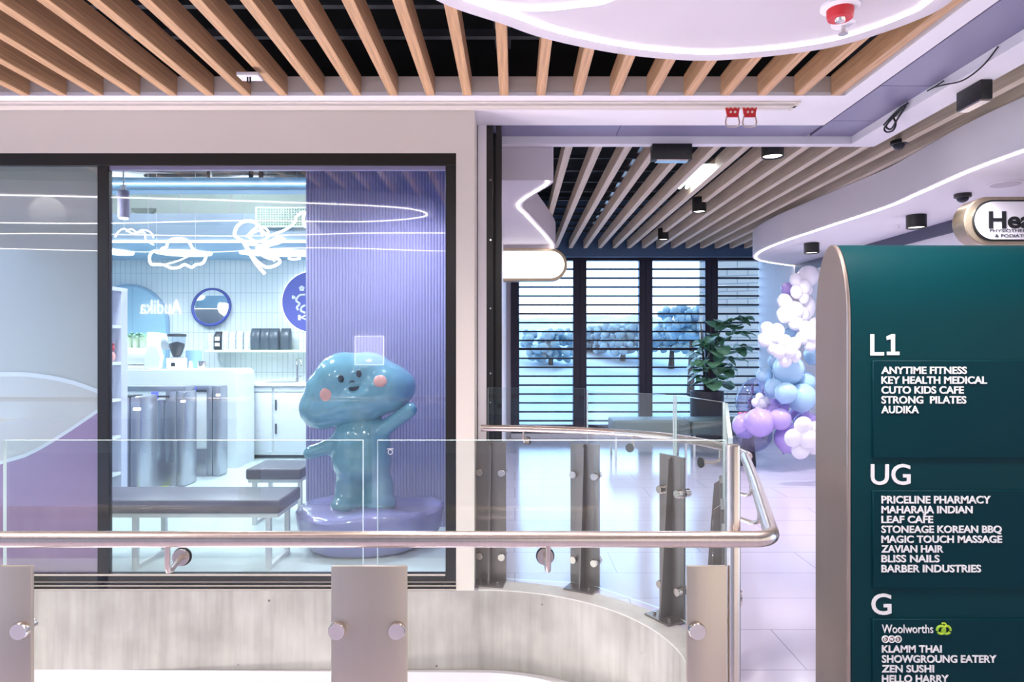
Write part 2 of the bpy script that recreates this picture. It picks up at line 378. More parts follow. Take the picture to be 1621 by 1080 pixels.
MB().box(-6.1, XX(153, FY)+.01, FY+.014, FY+.022, ZZ(909, FY)-.01, ZZ(262, FY)+.01).out('glass_pane', M_shopglass, win)
# frosted film with its printed shapes
fy = FY+.023
xl, xr = -6.1, XX(153, FY)+.005
MB().box(xl, xr, fy+.004, fy+.008, ZZ(909, FY), ZZ(262, FY)).out('frosted_film', M_film, win)
up = [(-700, 900), (-600, 760), (-400, 640), (-200, 600), (0, 593), (60, 596), (110, 606), (153, 621)]
lo = [(-700, 980), (-600, 960), (-400, 880), (-200, 790), (0, 733), (45, 718), (100, 686), (153, 650)]
U = catmull([(XX(a, FY), ZZ(b, FY), 0) for a, b in up], 8); L = catmull([(XX(a, FY), ZZ(b, FY), 0) for a, b in lo], 8)
zbm = ZZ(909, FY)
def band2(A, B, ya, yb):
    m = MB(); m.strip([(p[0], p[1]) for p in A], [(p[0], p[1]) for p in B], 0, 1)
    for v in m.b.verts: v.co = Vector((v.co.x, ya if v.co.z < .5 else yb, max(v.co.y, zbm)))
    return m
band2(U, L, fy+.002, fy+.004).out('film_shape', M_filmlight, win)
band2(L, [Vector((p[0], zbm-.001, 0)) for p in L], fy+.002, fy+.004).out('film_shape', M_filmpurple, win)
off_ = lambda A, d: [Vector((p[0], p[1]+d, 0)) for p in A]
band2(off_(U, .012), off_(U, -.012), fy, fy+.002).out('film_line', M_filmwhite, win)
band2(off_(L, .012), off_(L, -.008), fy, fy+.002).out('film_line', M_filmwhite, win)

# ------------------------------------------------------------------ ceiling over the void: dark plenum, battens, soffit trim
struct(MB().box(-9, 7, -5, FY+.26, 3.3, 3.4).out('ceiling', M_blackm))
struct(MB().box(-.22, 7, FY+.26, 10.1, 3.3, 3.4).out('ceiling', M_blackm))
EY = 3.515
struct(MB().box(-9, 1.725, EY+.001, EY+.03, ZS+.0205, ZS+.10).out('trim_1', M_cream))
struct(MB().box(-9, 1.725, EY+.03, EY+.05, ZS+.10, 3.3).out('wall_plenum', M_blackm))
m = MB(); m.box(-9, -.22, EY, FY, ZS, ZS+.02); m.box(-.22, 1.805, EY, 3.986, ZS, ZS+.02); m.box(1.70, 1.805, -5, EY, ZS, ZS+.02); m.box(1.70, 1.715, -5, EY, ZS+.02, ZS+.12)
struct(m.out('trim_3', M_white))
m = MB(); ta, tb = 3.585, 3.70
m.box(-9, 1.50, ta, ta+.02, ZS-.008, ZS); m.box(-9, 1.50, tb-.03, tb, ZS-.010, ZS); m.box(-9, 1.50, ta+.04, tb-.045, ZS-.014, ZS-.001); m.box(1.485, 1.5, ta-.004, tb, ZS-.014, ZS)
tag(m.out('curtain_track', M_cream), 'long cream metal curtain track in the soffit above the cafe window', 'ceiling track')
XB = []
for k in range(-3, 23):
    xr_ = XX(48+58.25*k, EY)
    o = MB().box(xr_-.047, xr_, -1.2, EY-.002, ZS, ZS+.105, .002, 1).out('timber_batten', M_timber)
    XB.append(xr_)
    tag(o, 'warm timber batten before the cafe wall, %s from the left' % ordinal(k+3), 'ceiling batten', 'timber battens over the void')
for i, y in enumerate([3.28, 2.98, 2.68, 2.3, 1.6, .9, .2]):
    tag(MB().box(-9, 1.68, y, y+.035, ZS+.20, ZS+.235).out('ceiling_rail', M_dkgrey), 'grey suspension rail above the near timber battens, %s from the cafe wall' % ordinal(i), 'ceiling rail', 'rails over the near battens')
tag(MB().box(-.10, -.02, 2.4, 3.5, ZS+.235, ZS+.34).out('cable_tray', M_dkgrey), 'grey cable tray above the battens, left of the red beacon', 'cable tray')
# soffit: lavender panels and lip around the opening
PZ = ZS+.006
for i, (a, b, c, d) in enumerate([(-.17, .62, 3.99, 4.215), (.624, 1.80, 3.99, 4.215), (1.822, 2.08, 3.93, 4.215), (1.822, 2.08, 3.40, 3.924), (1.822, 2.08, 1.9, 3.394), (1.822, 2.08, -5, 1.894)]):
    struct(MB().box(a, b, c, d, PZ, PZ+.015).out('trim_4', M_purplepanel))
struct(MB().box(-.2, 2.2, 3.985, 4.3, PZ+.016, PZ+.03).out('ceiling', M_blackm)); struct(MB().box(1.806, 2.2, -5, 3.985, PZ+.016, PZ+.03).out('ceiling', M_blackm))
LZ = 2.579
m = MB(); m.box(-.08, 2.25, 4.215, 4.275, LZ, ZS+.06); m.box(2.08, 2.25, -5, 4.215, LZ, ZS+.06)
struct(m.out('trim_5', M_white))
# jamb of the opening
m = MB(); m.box(-.216, -.166, 3.986, 4.03, 0, ZS); struct(m.out('trim_6', M_white))
m = MB(); m.box(-.166, -.13, 3.99, 4.19, 0, ZS); m.box(-.166, -.079, 4.15, 4.21, 0, ZS); m.box(-.11, -.079, 3.995, 4.02, 0, ZS)
struct(m.out('door_1', M_black))
for z in (.2, .6, 1.0, 1.17, 1.55, 1.95, 2.3): MB().cyl((-.142, 3.991, z), (-.142, 3.985, z), .006, 10).out('bolt', M_chrome, bpy.data.objects['door_1'])
struct(MB().box(-.22, -.12, 4.215, 9.95, 0, 3.3).out('wall_left', M_white))

# cloud shaped ceiling panels with led lines
def cloud_panel(name, pts, z0, z1, label, led_in, led_w, a=0, b=None, m=M_white2):
    C_ = [(p.x, p.y) for p in catmull([(x, y, 0) for x, y in pts], 10, True)]
    area = sum(C_[i][0]*C_[(i+1) % len(C_)][1]-C_[(i+1) % len(C_)][0]*C_[i][1] for i in range(len(C_)))
    if area < 0: C_ = C_[::-1]
    o = tag(MB().prism(C_, z0, z1).out(name, m), label, 'ceiling panel')
    A = offset(C_, led_in); B = offset(C_, led_in+led_w)
    n = len(C_); b = n if b is None else b
    idx = [i % n for i in range(int(a), int(b)+1)]
    MB().strip([A[i] for i in idx], [B[i] for i in idx], z0-.006, z0+.001).out('led_strip', M_led, o)
    return o
def cz(px, py, z): Y = (z-H)*F/(PY-py); return (XX(px, Y), Y)
pts = [cz(*q, 2.5) for q in [(690, 0), (795, 38), (870, 63), (985, 86), (1100, 96), (1200, 91), (1301, 78), (1370, 61), (1449, 33), (1505, 3)]]
pts += [(1.46, 1.95), (1.30, 1.45), (.95, 1.1), (.45, 1.0), (-.05, 1.2), (-.4, 1.6), (-.45, 2.0)]
cp = cloud_panel('cloud_ceiling_panel', pts, 2.5, 2.6, 'white cloud-shaped ceiling panel carrying the red beacon, edged by a glowing line', .075, .017)
pts2 = [cz(*q, 2.43) for q in [(735, 0), (800, 15), (855, 18), (910, 13), (975, 0)]]+[(.42, 1.95), (.3, 1.6), (.05, 1.45), (-.25, 1.6), (-.35, 1.95)]
cloud_panel('cloud_ceiling_panel', pts2, 2.43, 2.499, 'small lower white ceiling disc at the top edge of the photo with a glowing rim', .014, .016)
tag(bpy.data.objects['cloud_ceiling_panel.001'], 'small lower white ceiling disc at the top edge of the photo with a glowing rim', 'ceiling panel')
# more of the same ceiling over the viewer (seen as lines reflected in the cafe glass)
cloud_panel('cloud_ceiling_panel', [(-6.5, 2.1), (-5, 2.3), (-3.4, 2.2), (-1.9, 2.0), (-.9, 1.75), (-.75, 1.3), (-1.4, 1.0), (-2.6, 1.05), (-4, .9), (-5.4, 1.0), (-6.8, 1.3)], 2.5, 2.6, 'long white ceiling panel left of the viewer with a glowing rim', .06, .016)
cloud_panel('cloud_ceiling_panel', [(-7, .2), (-5, .45), (-3, .3), (-1.2, .5), (.4, .3), (.7, -.5), (-.6, -1.0), (-2.4, -.7), (-4, -1.1), (-6, -.8), (-7.4, -.5)], 2.5, 2.6, 'wavy white ceiling panel behind the viewer with a glowing rim', .06, .016)

# beacon, sprinkler
x, y = cz(1330, 8, 2.5)
t = thing('fire_beacon', (x, y, 2.5), 'red fire alarm beacon under the white ceiling panel', 'alarm')
MB().lathe([(.062, 2.5), (.064, 2.49), (.05, 2.484)][::-1], (x, y, 0)).out('base', M_white, t)
MB().lathe([(.040, 2.452), (.043, 2.46), (.044, 2.488)], (x, y, 0)).out('housing', M_red, t)
MB().lathe([(.006, 2.440), (.016, 2.443), (.019, 2.453)], (x, y, 0)).out('lens', M_chrome, t)
def sprinkler(x, y, z, label, s=1):
    t = thing('sprinkler', (x, y, z), label, 'sprinkler')
    MB().lathe([(.012*s, z-.006), (.04*s, z-.004), (.042*s, z)], (x, y, 0)).out('escutcheon', M_white, t)
    m = MB(); m.cyl((x, y, z), (x, y, z-.035*s), .007*s, 10); m.cyl((x, y, z-.035*s), (x, y, z-.038*s), .018*s, 12); m.out('head', M_chrome, t)
sprinkler(*cz(1335, 38, 2.5), 2.5, 'chrome sprinkler head below the red beacon')

# red handles of the fire curtain
t_y = 3.66
for px0, lab in ((1147, 'red perforated pull bracket with steel loop, left one of the pair under the track'), (1174, 'red perforated pull bracket with steel loop, right one of the pair under the track')):
    a, b = XX(px0, t_y), XX(px0+24, t_y); z1, z0 = ZZ(166, t_y), ZZ(186, t_y)
    t = thing('pull_bracket', ((a+b)/2, t_y, z1), lab, 'bracket')
    MB().prism([(a, z1), (b, z1), (b-.012, z0), (a+.012, z0)], t_y-.012, t_y, 'Y').out('plate', M_red, t)
    m = MB()
    for i in range(3): m.cyl((a+.018+i*.023, t_y-.016, z1-.018), (a+.018+i*.023, t_y-.011, z1-.018), .006, 10)
    for i in range(2): m.cyl((a+.029+i*.023, t_y-.016, z1-.043), (a+.029+i*.023, t_y-.011, z1-.043), .006, 10)
    m.out('stud', M_cream, t)
    lp = catmull([(a+.012, t_y-.006, z0+.012), (a+.004, t_y-.006, z0-.03), (a+.018, t_y-.006, z0-.05), (b-.018, t_y-.006, z0-.05), (b-.004, t_y-.006, z0-.03), (b-.012, t_y-.006, z0+.012)], 6)
    MB().tube(lp, .0042, 8).out('loop', M_steel, t)

# ------------------------------------------------------------------ corridor ceiling
for k in range(-1, 15):
    x = XX(854+23.1*k, 9.0)
    ya = 4.28 if x < 2.21 else .4
    if 2.02 < x < 2.26: ya = 4.28
    o = MB().box(x, x+.05, ya, 9.0, ZS, ZS+.105, .002, 1).out('timber_batten', M_timber2)
    tag(o, 'pale timber batten over the corridor, %s from the left' % ordinal(k+1), 'ceiling batten', 'pale battens over the corridor')
for i in range(12):
    y = 4.5+i*.38
    tag(MB().box(.1, 3.5, y, y+.03, ZS+.16, ZS+.185).out('ceiling_rail', M_dkgrey), 'steel ceiling rail crossing above the corridor battens, %s from the opening' % ordinal(i), 'ceiling rail', 'rails over the corridor battens')
tag(MB().box(.93, 1.05, 4.4, 8.9, ZS+.185, ZS+.225).out('cable_tray', M_steel), 'long steel cable tray above the corridor battens', 'cable tray')
# left corridor bulkhead with led edge
LB = 2.37
lw_ = catmull([(.235, 4.28, 0), (.23, 4.40, 0), (.06, 4.97, 0), (.12, 5.4, 0), (.22, 5.91, 0), (.33, 6.5, 0), (.43, 7.2, 0), (.40, 7.9, 0), (.2, 8.4, 0)], 8)
poly = [(p.x, p.y) for p in lw_]+[(-.118, 8.4), (-.118, 4.28)]
b = struct(MB().prism(poly, LB, ZS-.003).out('ceiling', M_white2))
cv = [(p.x, p.y) for p in lw_]; A = offset(cv, .025, False); B = offset(cv, .042, False)
MB().strip(A, B, LB-.006, LB+.001).out('led_strip', M_led, b)
# right corridor ceiling with led edge
rw = catmull([(2.66, 2.4, 0), (2.64, 3.2, 0), (2.61, 3.89, 0), (2.66, 4.53, 0), (2.69, 5.0, 0), (2.63, 5.86, 0), (2.58, 6.7, 0), (2.62, 7.4, 0), (2.78, 7.95, 0), (3.05, 8.3, 0), (3.54, 8.7, 0)], 8)
RB = 2.35
poly = [(p.x, p.y) for p in rw]+[(7, 8.7), (7, 2.4)]
b = struct(MB().prism(poly, RB, ZS-.004).out('ceiling', M_white))
cv = [(p.x, p.y) for p in rw]; A = offset(cv, -.025, False); B = offset(cv, -.042, False)
MB().strip(A, B, RB-.006, RB+.001).out('led_strip', M_led, b)
struct(MB().box(3.55, 3.65, 2.4, 9.95, 0, ZS).out('wall_right', M_white))
struct(MB().box(3.53, 3.55, 2.4, 8.6, 2.25, RB).out('trim_7', mat('slate_trim', '4c4c62', .5, var=.05)))
struct(MB().box(-.12, 3.6, 9.02, 9.1, ZZ(393, 9.0)-.11, 3.3).out('wall_back', mat('blue_cast_wall', '3d5877', .5, var=.05)))  # blue light cast near the windows is put into this wall colour

def downlight(x, y, z, r, h, label, group=None):
    t = thing('downlight', (x, y, z), label, 'downlight', group)
    MB().lathe([(r*.82, z-h+.012), (r*.98, z-h), (r, z-h), (r, z)], (x, y, 0), 24, False).out('housing', M_blackbox, t)
    MB().lathe([(.001, z-h+.011), (r*.9, z-h+.010), (r*.9, z-h+.016)], (x, y, 0), 24).out('lens', M_downglow, t)
downlight(2.94, 6.76, RB, .072, .10, 'black surface downlight on the white ceiling, nearer the balloons')
downlight(3.13, 5.32, RB, .072, .10, 'black surface downlight on the white ceiling, nearer the oval sign')
def ylamp(px, py, w, label):
    z = ZS+.05-.13; Y = (z-H)*F/(PY-py); downlight(XX(px, Y), Y, ZS+.05, w/2/F*Y, .13, label)
ylamp(1223, 249, 34, 'black cylinder downlight between corridor battens, nearest the opening')
ylamp(1107, 336, 22, 'black cylinder downlight between corridor battens, second from the opening')
ylamp(1050, 380, 17, 'black cylinder downlight between corridor battens, nearest the louvred windows')
# linear troffer
t = thing('strip_light', (1.39, 5.35, ZS+.02), 'open louvred strip light between the corridor battens', 'ceiling light')
MB().box(1.30, 1.48, 5.05, 5.75, ZS+.06, ZS+.11).out('tray', M_chrome, t)
for x in (1.325, 1.385, 1.445): MB().cyl((x, 5.06, ZS+.045), (x, 5.74, ZS+.045), .014, 10).out('tube', M_ledcool, t)
# projector boxes
t = thing('projector', (XX(1065, 4.3), 4.22, ZZ(227, 4.2)), 'black box projector on the white lip above the corridor opening', 'projector')
MB().box(XX(1033, 4.2), XX(1096, 4.2), 4.20, 4.27, ZZ(252, 4.2), LZ, .004).out('housing', M_blackbox, t)
MB().box(XX(1040, 4.2), XX(1090, 4.2), 4.205, 4.262, ZZ(252, 4.2)-.008, ZZ(252, 4.2)+.002).out('lens', M_chrome, t)
t = thing('projector', (2.21, 3.28, 2.579), 'black box projector on the slanting lip near the upper right corner', 'projector')
MB().box(2.18, 2.235, 3.19, 3.37, 2.488, 2.579, .003).out('housing', M_blackbox, t)
MB().box(2.184, 2.231, 3.20, 3.36, 2.480, 2.489).out('lens', M_chrome, t)
# coiled cables
def cable(name, pts, r, label): return tag(MB().tube(catmull(pts, 8), r, 8).out(name, M_blackbox), label, 'cable')
def side(px_, py_, X): Y = X*F/(px_-PX); return (X, Y, min(ZZ(py_, Y), 2.618))
cable('black_cable', [side(a, b, 2.06+.008*math.sin(i*2.1)) for i, (a, b) in enumerate(((1437, 163), (1425, 175), (1410, 190), (1400, 203), (1404, 209), (1414, 206), (1418, 195), (1414, 183), (1424, 172), (1434, 166), (1420, 180), (1408, 192), (1403, 201), (1411, 204), (1421, 188), (1433, 168), (1422, 174), (1408, 188), (1399, 198)))], .005, 'bundle of black cable hanging from the lavender soffit panels')
cable('black_cable', [side(a, b, 2.06+.006*math.sin(i*2)) for i, (a, b) in enumerate(((1580, 74), (1556, 104), (1525, 127), (1496, 134), (1480, 138), (1468, 144), (1482, 136), (1494, 128)))], .0035, 'thin black cable looping along the lavender soffit toward the upper right')
# dome cameras, speaker
def dome(x, y, z, r, label, m=M_blackbox):
    t = thing('dome_camera', (x, y, z), label, 'camera')
    MB().lathe([(r*.9, z-r*.5), (r, z-r*.45), (r, z)], (x, y, 0)).out('base', m, t)
    MB().ball((x, y, z-r*.5), r*.72, (1, 1, .9)).out('dome', M_eye, t)
Y = 1.27*F/(PY-233); dome(XX(1423, Y), Y, ZS+.02, .05, 'black dome camera between the corridor battens')
Y = 1.02*F/(PY-307); dome(XX(1524, Y), Y, RB, .052, 'black dome camera on the white ceiling left of the oval sign')
Y = 1.02*F/(PY-290); x = XX(1592, Y)
t = thing('ceiling_speaker', (x, Y, RB), 'round white ceiling speaker above the oval sign', 'speaker')
MB().lathe([(.085, RB-.010), (.1, RB-.006), (.1, RB)], (x, Y, 0)).out('rim', M_white, t); MB().lathe([(.02, RB-.014), (.082, RB-.012), (.084, RB-.006)], (x, Y, 0)).out('grille', M_white2, t)
Y = 1.02*F/(PY-356); sprinkler(XX(1423, Y), Y, RB, 'small sprinkler between the downlights on the white ceiling', .7)
# clip by the battens
p = P(396, 124, 3.2)
t = thing('sensor', (p.x, p.y, p.z), 'small white sensor with black clip between the left timber battens', 'sensor')
MB().box(p.x-.045, p.x+.055, 3.15, 3.22, p.z-.006, p.z+.012, .003).out('housing', M_white, t)
MB().tube([(p.x, 3.17, p.z+.03), (p.x, 3.17, p.z-.03), (p.x+.012, 3.17, p.z-.035), (p.x+.012, 3.17, p.z)], .004, 8).out('clip', M_blackbox, t)

# ------------------------------------------------------------------ louvred windows and outdoors
WY = 9.95
wm = [(809, 822), (907, 928), (1011, 1032), (1115, 1135), (1218, 1232)]
zt, zb = ZZ(408, WY), .06
for i in range(4):
    a, b = wm[i][1], wm[i+1][0]
    w = sroot('window_%d' % (i+2), (XX((a+b)/2, WY), WY, 0))
    m = MB(); x0 = XX(wm[i][0] if i == 0 else (wm[i][0]+wm[i][1])/2, WY); x1 = XX(wm[i+1][1] if i == 3 else (wm[i+1][0]+wm[i+1][1])/2, WY)
    xa, xb = XX(a, WY), XX(b, WY)
    m.box(x0, xa, WY-.05, WY+.08, zb, zt+.04); m.box(xb, x1, WY-.05, WY+.08, zb, zt+.04); m.box(xa, xb, WY-.05, WY+.08, ZZ(413, WY), zt+.04); m.box(xa, xb, WY-.05, WY+.08, zb, ZZ(672, WY))
    m.box(xa, xb, WY-.04, WY+.06, ZZ(554.5, WY), ZZ(550.5, WY))
    m.out('window_frame', M_navy, w, bevel=.004)
    m = MB()
    for k in range(19):
        y = 425.5+14.1*k
        if abs(y-552.5) < 3: continue
        z = ZZ(y+1, WY); m.box(xa, xb, WY-.03, WY+.03, z-.011, z+.013, .003, 1)
    m.out('louvre_blades', M_louvre, w)
    MB().box(xa, xb, WY+.07, WY+.078, ZZ(672, WY), ZZ(413, WY)).out('glass_pane', M_glass, w)
struct(MB().box(-.12, XX(809, WY), WY-.02, WY+.08, 0, 3.3).out('wall_back', M_white2))
struct(MB().box(-.12, 7, WY-.02, WY+.1, zt+.04, 3.3).out('wall_back', MATS['blue_cast_wall']))
struct(MB().box(XX(1232, WY), 7, WY-.02, WY+.1, 0, zt+.04).out('wall_back', M_white))
struct(MB().box(XX(809, WY), XX(1232, WY), WY-.05, WY+.1, 0, .06).out('baseboard_back', M_white))
# hills, trees, block building
def hz(y): return -7+(y-16)*.215 if y < 60 else 2.46+(y-60)*.031
def hills():
    m = bmesh.new(); nx, ny = 60, 24; V = []
    for j in range(ny):
        y = 16+j*j*.5
        row = []
        for i in range(nx):
            x = (i-22)*y*.045
            hgt = hz(y)+ (1.2*math.sin(x*.11+1)+.8*math.sin(x*.31+j))*min(1, j/10)
            row.append(m.verts.new((x, y, hgt+random.uniform(-.25, .25)*min(1, j/6))))
        V.append(row)
    for j in range(ny-1):
        for i in range(nx-1): m.faces.new((V[j][i], V[j][i+1], V[j+1][i+1], V[j+1][i]))
    mb = MB(); mb.merge(m); return mb
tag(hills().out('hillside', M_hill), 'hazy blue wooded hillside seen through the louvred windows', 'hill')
def tree(px, pt, Y, r, label):
    x = XX(px, Y); zt = ZZ(pt, Y); zg = hz(Y)-.1
    t = thing('tree', (x, Y, zg), label, 'tree', 'trees beyond the louvres')
    MB().tube([(x, Y, zg), (x+.1, Y, zt-r*1.2)], [.25, .12], 8).out('trunk', M_stem, t)
    m = MB()
    for i in range(130):
        a = random.uniform(0, 6.28); q = random.uniform(.1, .95)*r; s = random.uniform(.08, .2)*r
        m.ball((x+math.cos(a)*q*1.25, Y+math.sin(a)*q, zt-r*.95+random.uniform(-.5, .6)*r), s, u=10, v=7)
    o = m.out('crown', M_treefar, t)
    md = o.modifiers.new('rough', 'DISPLACE'); tx = bpy.data.textures.new('leafy', 'CLOUDS'); tx.noise_scale = .25; md.texture = tx; md.strength = .22
tree(1093, 474, 40, 1.5, 'tall hazy tree behind the third louvred window'); tree(1062, 500, 46, 1.6, 'low round tree left of the tall one behind the third window')
tree(985, 502, 48, 1.7, 'hazy tree behind the second louvred window'); tree(935, 508, 50, 1.5, 'small hazy tree at the left of the second louvred window'); tree(870, 512, 44, 1.6, 'hazy tree behind the leftmost louvred window')
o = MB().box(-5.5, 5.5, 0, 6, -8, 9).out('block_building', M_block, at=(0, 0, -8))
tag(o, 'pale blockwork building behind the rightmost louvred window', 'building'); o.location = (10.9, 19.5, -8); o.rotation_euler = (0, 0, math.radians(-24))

# ------------------------------------------------------------------ balustrades
RZ = .87
GH = 1.09
def knob(m, c, n, r=.021, d=.03):
    c, n = Vector(c), Vector(n).normalized()
    m.tube([c, c+n*d*.7, c+n*d*.72, c+n*d], [r, r, r, r*.9], 20)
# near run
NY = 1.735                                                     # glass
plates = [(-69, 49), (524, 644), (1088, 1151), (-664, -546)]
PYN = 1.70
def pane_box(x0, x1, y, z0, z1, name, parent, gm=M_glass):
    return MB().box(x0, x1, y, y+.012, z0, z1).out(name, gm, parent, m2=M_gedge, m2fn=lambda n, c: abs(n.y) < .5)
def stamp(t, x, z, y):
    m = MB(); m.box(x-.008, x+.008, y-.0008, y, z+.009, z+.011)
    m.tube([(x+.006*math.cos(a*.5236), y-.0004, z+.002+.006*math.sin(a*.5236)) for a in range(12)], .001, 6, True); m.out('etched_mark', M_letter, t)
for a, b, lab in ((5, 574, 'near glass balustrade panel in front of the cafe benches'), (597, 1150, 'near glass balustrade panel in front of the pillar, ending at the steel post'), (-590, -18, 'near glass balustrade panel off the left edge of the photo')):
    t = thing('glass_panel', (XX((a+b)/2, NY), NY, .05), lab, 'glass balustrade')
    pane_box(XX(a, NY), XX(b, NY), NY, .05, GH, 'pane', t)
    if a == 597: stamp(t, XX(618, NY), ZZ(717, NY), NY)
labs = ['bronze steel balustrade plate at the lower left corner', 'bronze steel balustrade plate in the middle of the near rail', 'bronze steel balustrade plate beside the round corner post', 'bronze steel balustrade plate beyond the left edge']
kn = [[35, -57], [535, 629], [1102], [-652, -558]]
for (a, b), lab, ks in zip(plates, labs, kn):
    t = thing('balustrade_plate', (XX((a+b)/2, PYN), PYN, 0), lab, 'balustrade post')
    MB().box(XX(a, PYN), XX(b, PYN), PYN, PYN+.012, -.3, ZZ(897, PYN), .0015).out('plate', M_plate, t)
    for kx in ks:
        m = MB(); knob(m, (XX(kx, PYN), PYN, ZZ(997, PYN)), (0, -1, 0), .022, .016); m.cyl((XX(kx, PYN), PYN, ZZ(997, PYN)), (XX(kx, PYN), NY, ZZ(997, PYN)), .016, 16); m.out('knob', M_chrome, t)
t = thing('corner_post', (XX(1160, 1.72), 1.72, 0), 'round brushed steel post at the corner of the near balustrade', 'post')
xp = XX(1160, 1.72)
MB().lathe([(.0185, 0), (.0185, ZZ(704, 1.72)-.004), (.0165, ZZ(704, 1.72))], (xp, 1.72, 0), 28).out('tube', M_steel, t)
MB().lathe([(.04, 0), (.04, .012), (.03, .014)], (xp, 1.72, 0), 28).out('base', M_steel, t)
# hand rail: near run, rounded corner, return and curved run
RY = 1.61
rr = .019
tagr = thing('handrail', (0, RY, RZ), 'brushed steel tube handrail along the near glass, turning the corner to the curved run', 'handrail')
zr = ZZ(854, RY)
path = [(-8, RY, zr), (XX(1195, RY), RY, zr)]
cxr = XX(1195, RY); dirr = Vector((.36, 1.27, 0)).normalized()
c0 = Vector((cxr, RY, zr)); 
for i in range(1, 8):
    tt = i/8; p0, p1, p2 = Vector((XX(1190, RY), RY, zr)), Vector((XX(1224, RY), RY, zr)), Vector((XX(1224, RY), RY, zr))+dirr*.06
    path.append(tuple(p0*(1-tt)**2+p1*2*tt*(1-tt)+p2*tt*tt))
far = [(.975, 2.88), (.945, 3.14), (.80, 3.42), (.62, 3.58), (.40, 3.70), (.1, 3.79), (-.19, 3.83)]
path.append((p2.x, p2.y, zr))
cf = [Vector((p2.x, p2.y, zr)), Vector((.80, 2.27, zr-.0)), Vector((.955, 2.83, RZ))]
path += [tuple(p) for p in cf[1:]]
path += [tuple(p) for p in catmull([(.955, 2.83, RZ)]+[(x, y, RZ) for x, y in far], 6)[1:]]
MB().tube(path, rr, 20).out('tube', M_steel, tagr)
def bracket(parent, base, n, up_to):
    """disc on the glass at base with normal n, arm out and up to the rail point"""
    base, n, u = Vector(base), Vector(n).normalized(), Vector(up_to)
    m = MB(); m.cyl(base, base+n*.012, .021, 20); e = Vector((u.x, u.y, base.z))
    m.tube([base+n*.01, base+(e-base)*.75-Vector((0, 0, .004)), e-Vector((0, 0, .002))+(e-base)*-.06+Vector((0, 0, .004)), e+Vector((0, 0, .015)), u-Vector((0, 0, .012))], .0065, 12); m.out('bracket', M_steel, parent)
    MB().cyl(base+n*-.002, base+n*.003, .0235, 20).out('gasket', M_blackbox, parent)
bracket(tagr, (XX(289, NY), NY, ZZ(881, NY)), (0, -1, 0), (XX(265, RY), RY, zr))
bracket(tagr, (XX(863, NY), NY, ZZ(880, NY)), (0, -1, 0), (XX(868, RY), RY, zr))
bracket(tagr, (XX(-330, NY), NY, ZZ(881, NY)), (0, -1, 0), (XX(-360, RY), RY, zr))
# return + curved glass
retA, retB = Vector((.562, 1.76)), Vector((.893, 2.90))
def gpane(A, B, lab, z0=.02, z1=GH, gap=.008):
    d = (B-A).normalized(); n = Vector((-d.y, d.x)); a, b = A+d*gap, B-d*gap
    t = thing('glass_panel', ((a.x+b.x)/2, (a.y+b.y)/2, z0), lab, 'glass balustrade')
    MB().prism([tuple(a-n*.006), tuple(b-n*.006), tuple(b+n*.006), tuple(a+n*.006)], z0, z1).out('pane', M_glass, t, m2=M_gedge, m2fn=lambda nn, c: abs(nn.x*n.x+nn.y*n.y) < .5)
    return t
gpane(GL[0], GL[1], 'curved-run glass balustrade panel next to the black door jamb', .02, 1.095)
gpane(GL[1], GL[2], 'middle glass balustrade panel of the curved run, before the long sage bench', .02, 1.088)
gpane(GL[2], GL[3], 'glass balustrade panel of the curved run nearest the steel corner post', .02, 1.09)
gpane(retB+Vector((0, -.02)), retA+(retB-retA)*.5, 'far glass panel of the return seen edge-on behind the corner post')
gpane(retA+(retB-retA)*.5, retA+Vector((.0, .02)), 'near glass panel of the return seen edge-on behind the corner post')
def stanchion(c, d, lab, top=.795, w=.085, flip=1):
    """two flat plates side by side with a tapering fin on the void side and a bolted base plate"""
    c = Vector(c); d = Vector(d).normalized(); n = Vector((d.y, -d.x))*flip          # n points to the void
    t = thing('stanchion', (c.x, c.y, .006), lab, 'balustrade post')
    def pr(m, s0, s1, t0, t1, z0, z1): m.prism([tuple(c+d*s0+n*t0), tuple(c+d*s1+n*t0), tuple(c+d*s1+n*t1), tuple(c+d*s0+n*t1)], z0, z1)
    m = MB(); pr(m, -w, w, .012, .024, .012, top); m.out('plate', M_plate2, t)
    m = MB(); a, b = c+n*.024, c+n*.024
    q = [(c+n*.024, top-.005), (c+n*.045, top-.02), (c+n*.10, .014), (c+n*.024, .014)]
    lo_ = [m.b.verts.new((p.x-d.x*.005, p.y-d.y*.005, z)) for p, z in q]; hi_ = [m.b.verts.new((p.x+d.x*.005, p.y+d.y*.005, z)) for p, z in q]
    m.b.faces.new(lo_); m.b.faces.new(hi_[::-1])
    for i in range(4): m.b.faces.new((lo_[i], lo_[(i+1) % 4], hi_[(i+1) % 4], hi_[i]))
    m.out('fin', M_plate2, t)
    m = MB(); pr(m, -w, w, .0, .12, .006, .015); m.out('base_plate', M_plate2, t)
    for s in (-.05, .05): q = c+d*s+n*.085; MB().cyl((q.x, q.y, .012), (q.x, q.y, .028), .008, 8).out('bolt', M_chrome, t)
    for s in (-.062, .062):
        for z in (.62, .15):
            m = MB(); q = c+d*s+n*.024; knob(m, (q.x, q.y, z), (n.x, n.y, 0), .021, .026); m.out('knob', M_chrome, t)
            m = MB(); q = c+d*s; m.cyl((q.x, q.y, z), (q.x-n.x*.03, q.y-n.y*.03, z), .021, 16); m.out('clamp', M_chrome, t)
stanchion(GL[0]+Vector((.03, -.0)), GL[1]-GL[0], 'grey steel stanchion of the curved glass run beside the cream pillar')
stanchion(GL[1], (GL[2]-GL[0]), 'grey steel stanchion in the middle of the curved glass run')
stanchion(GL[2], (GL[3]-GL[1]), 'grey steel stanchion of the curved glass run nearest the near plate')
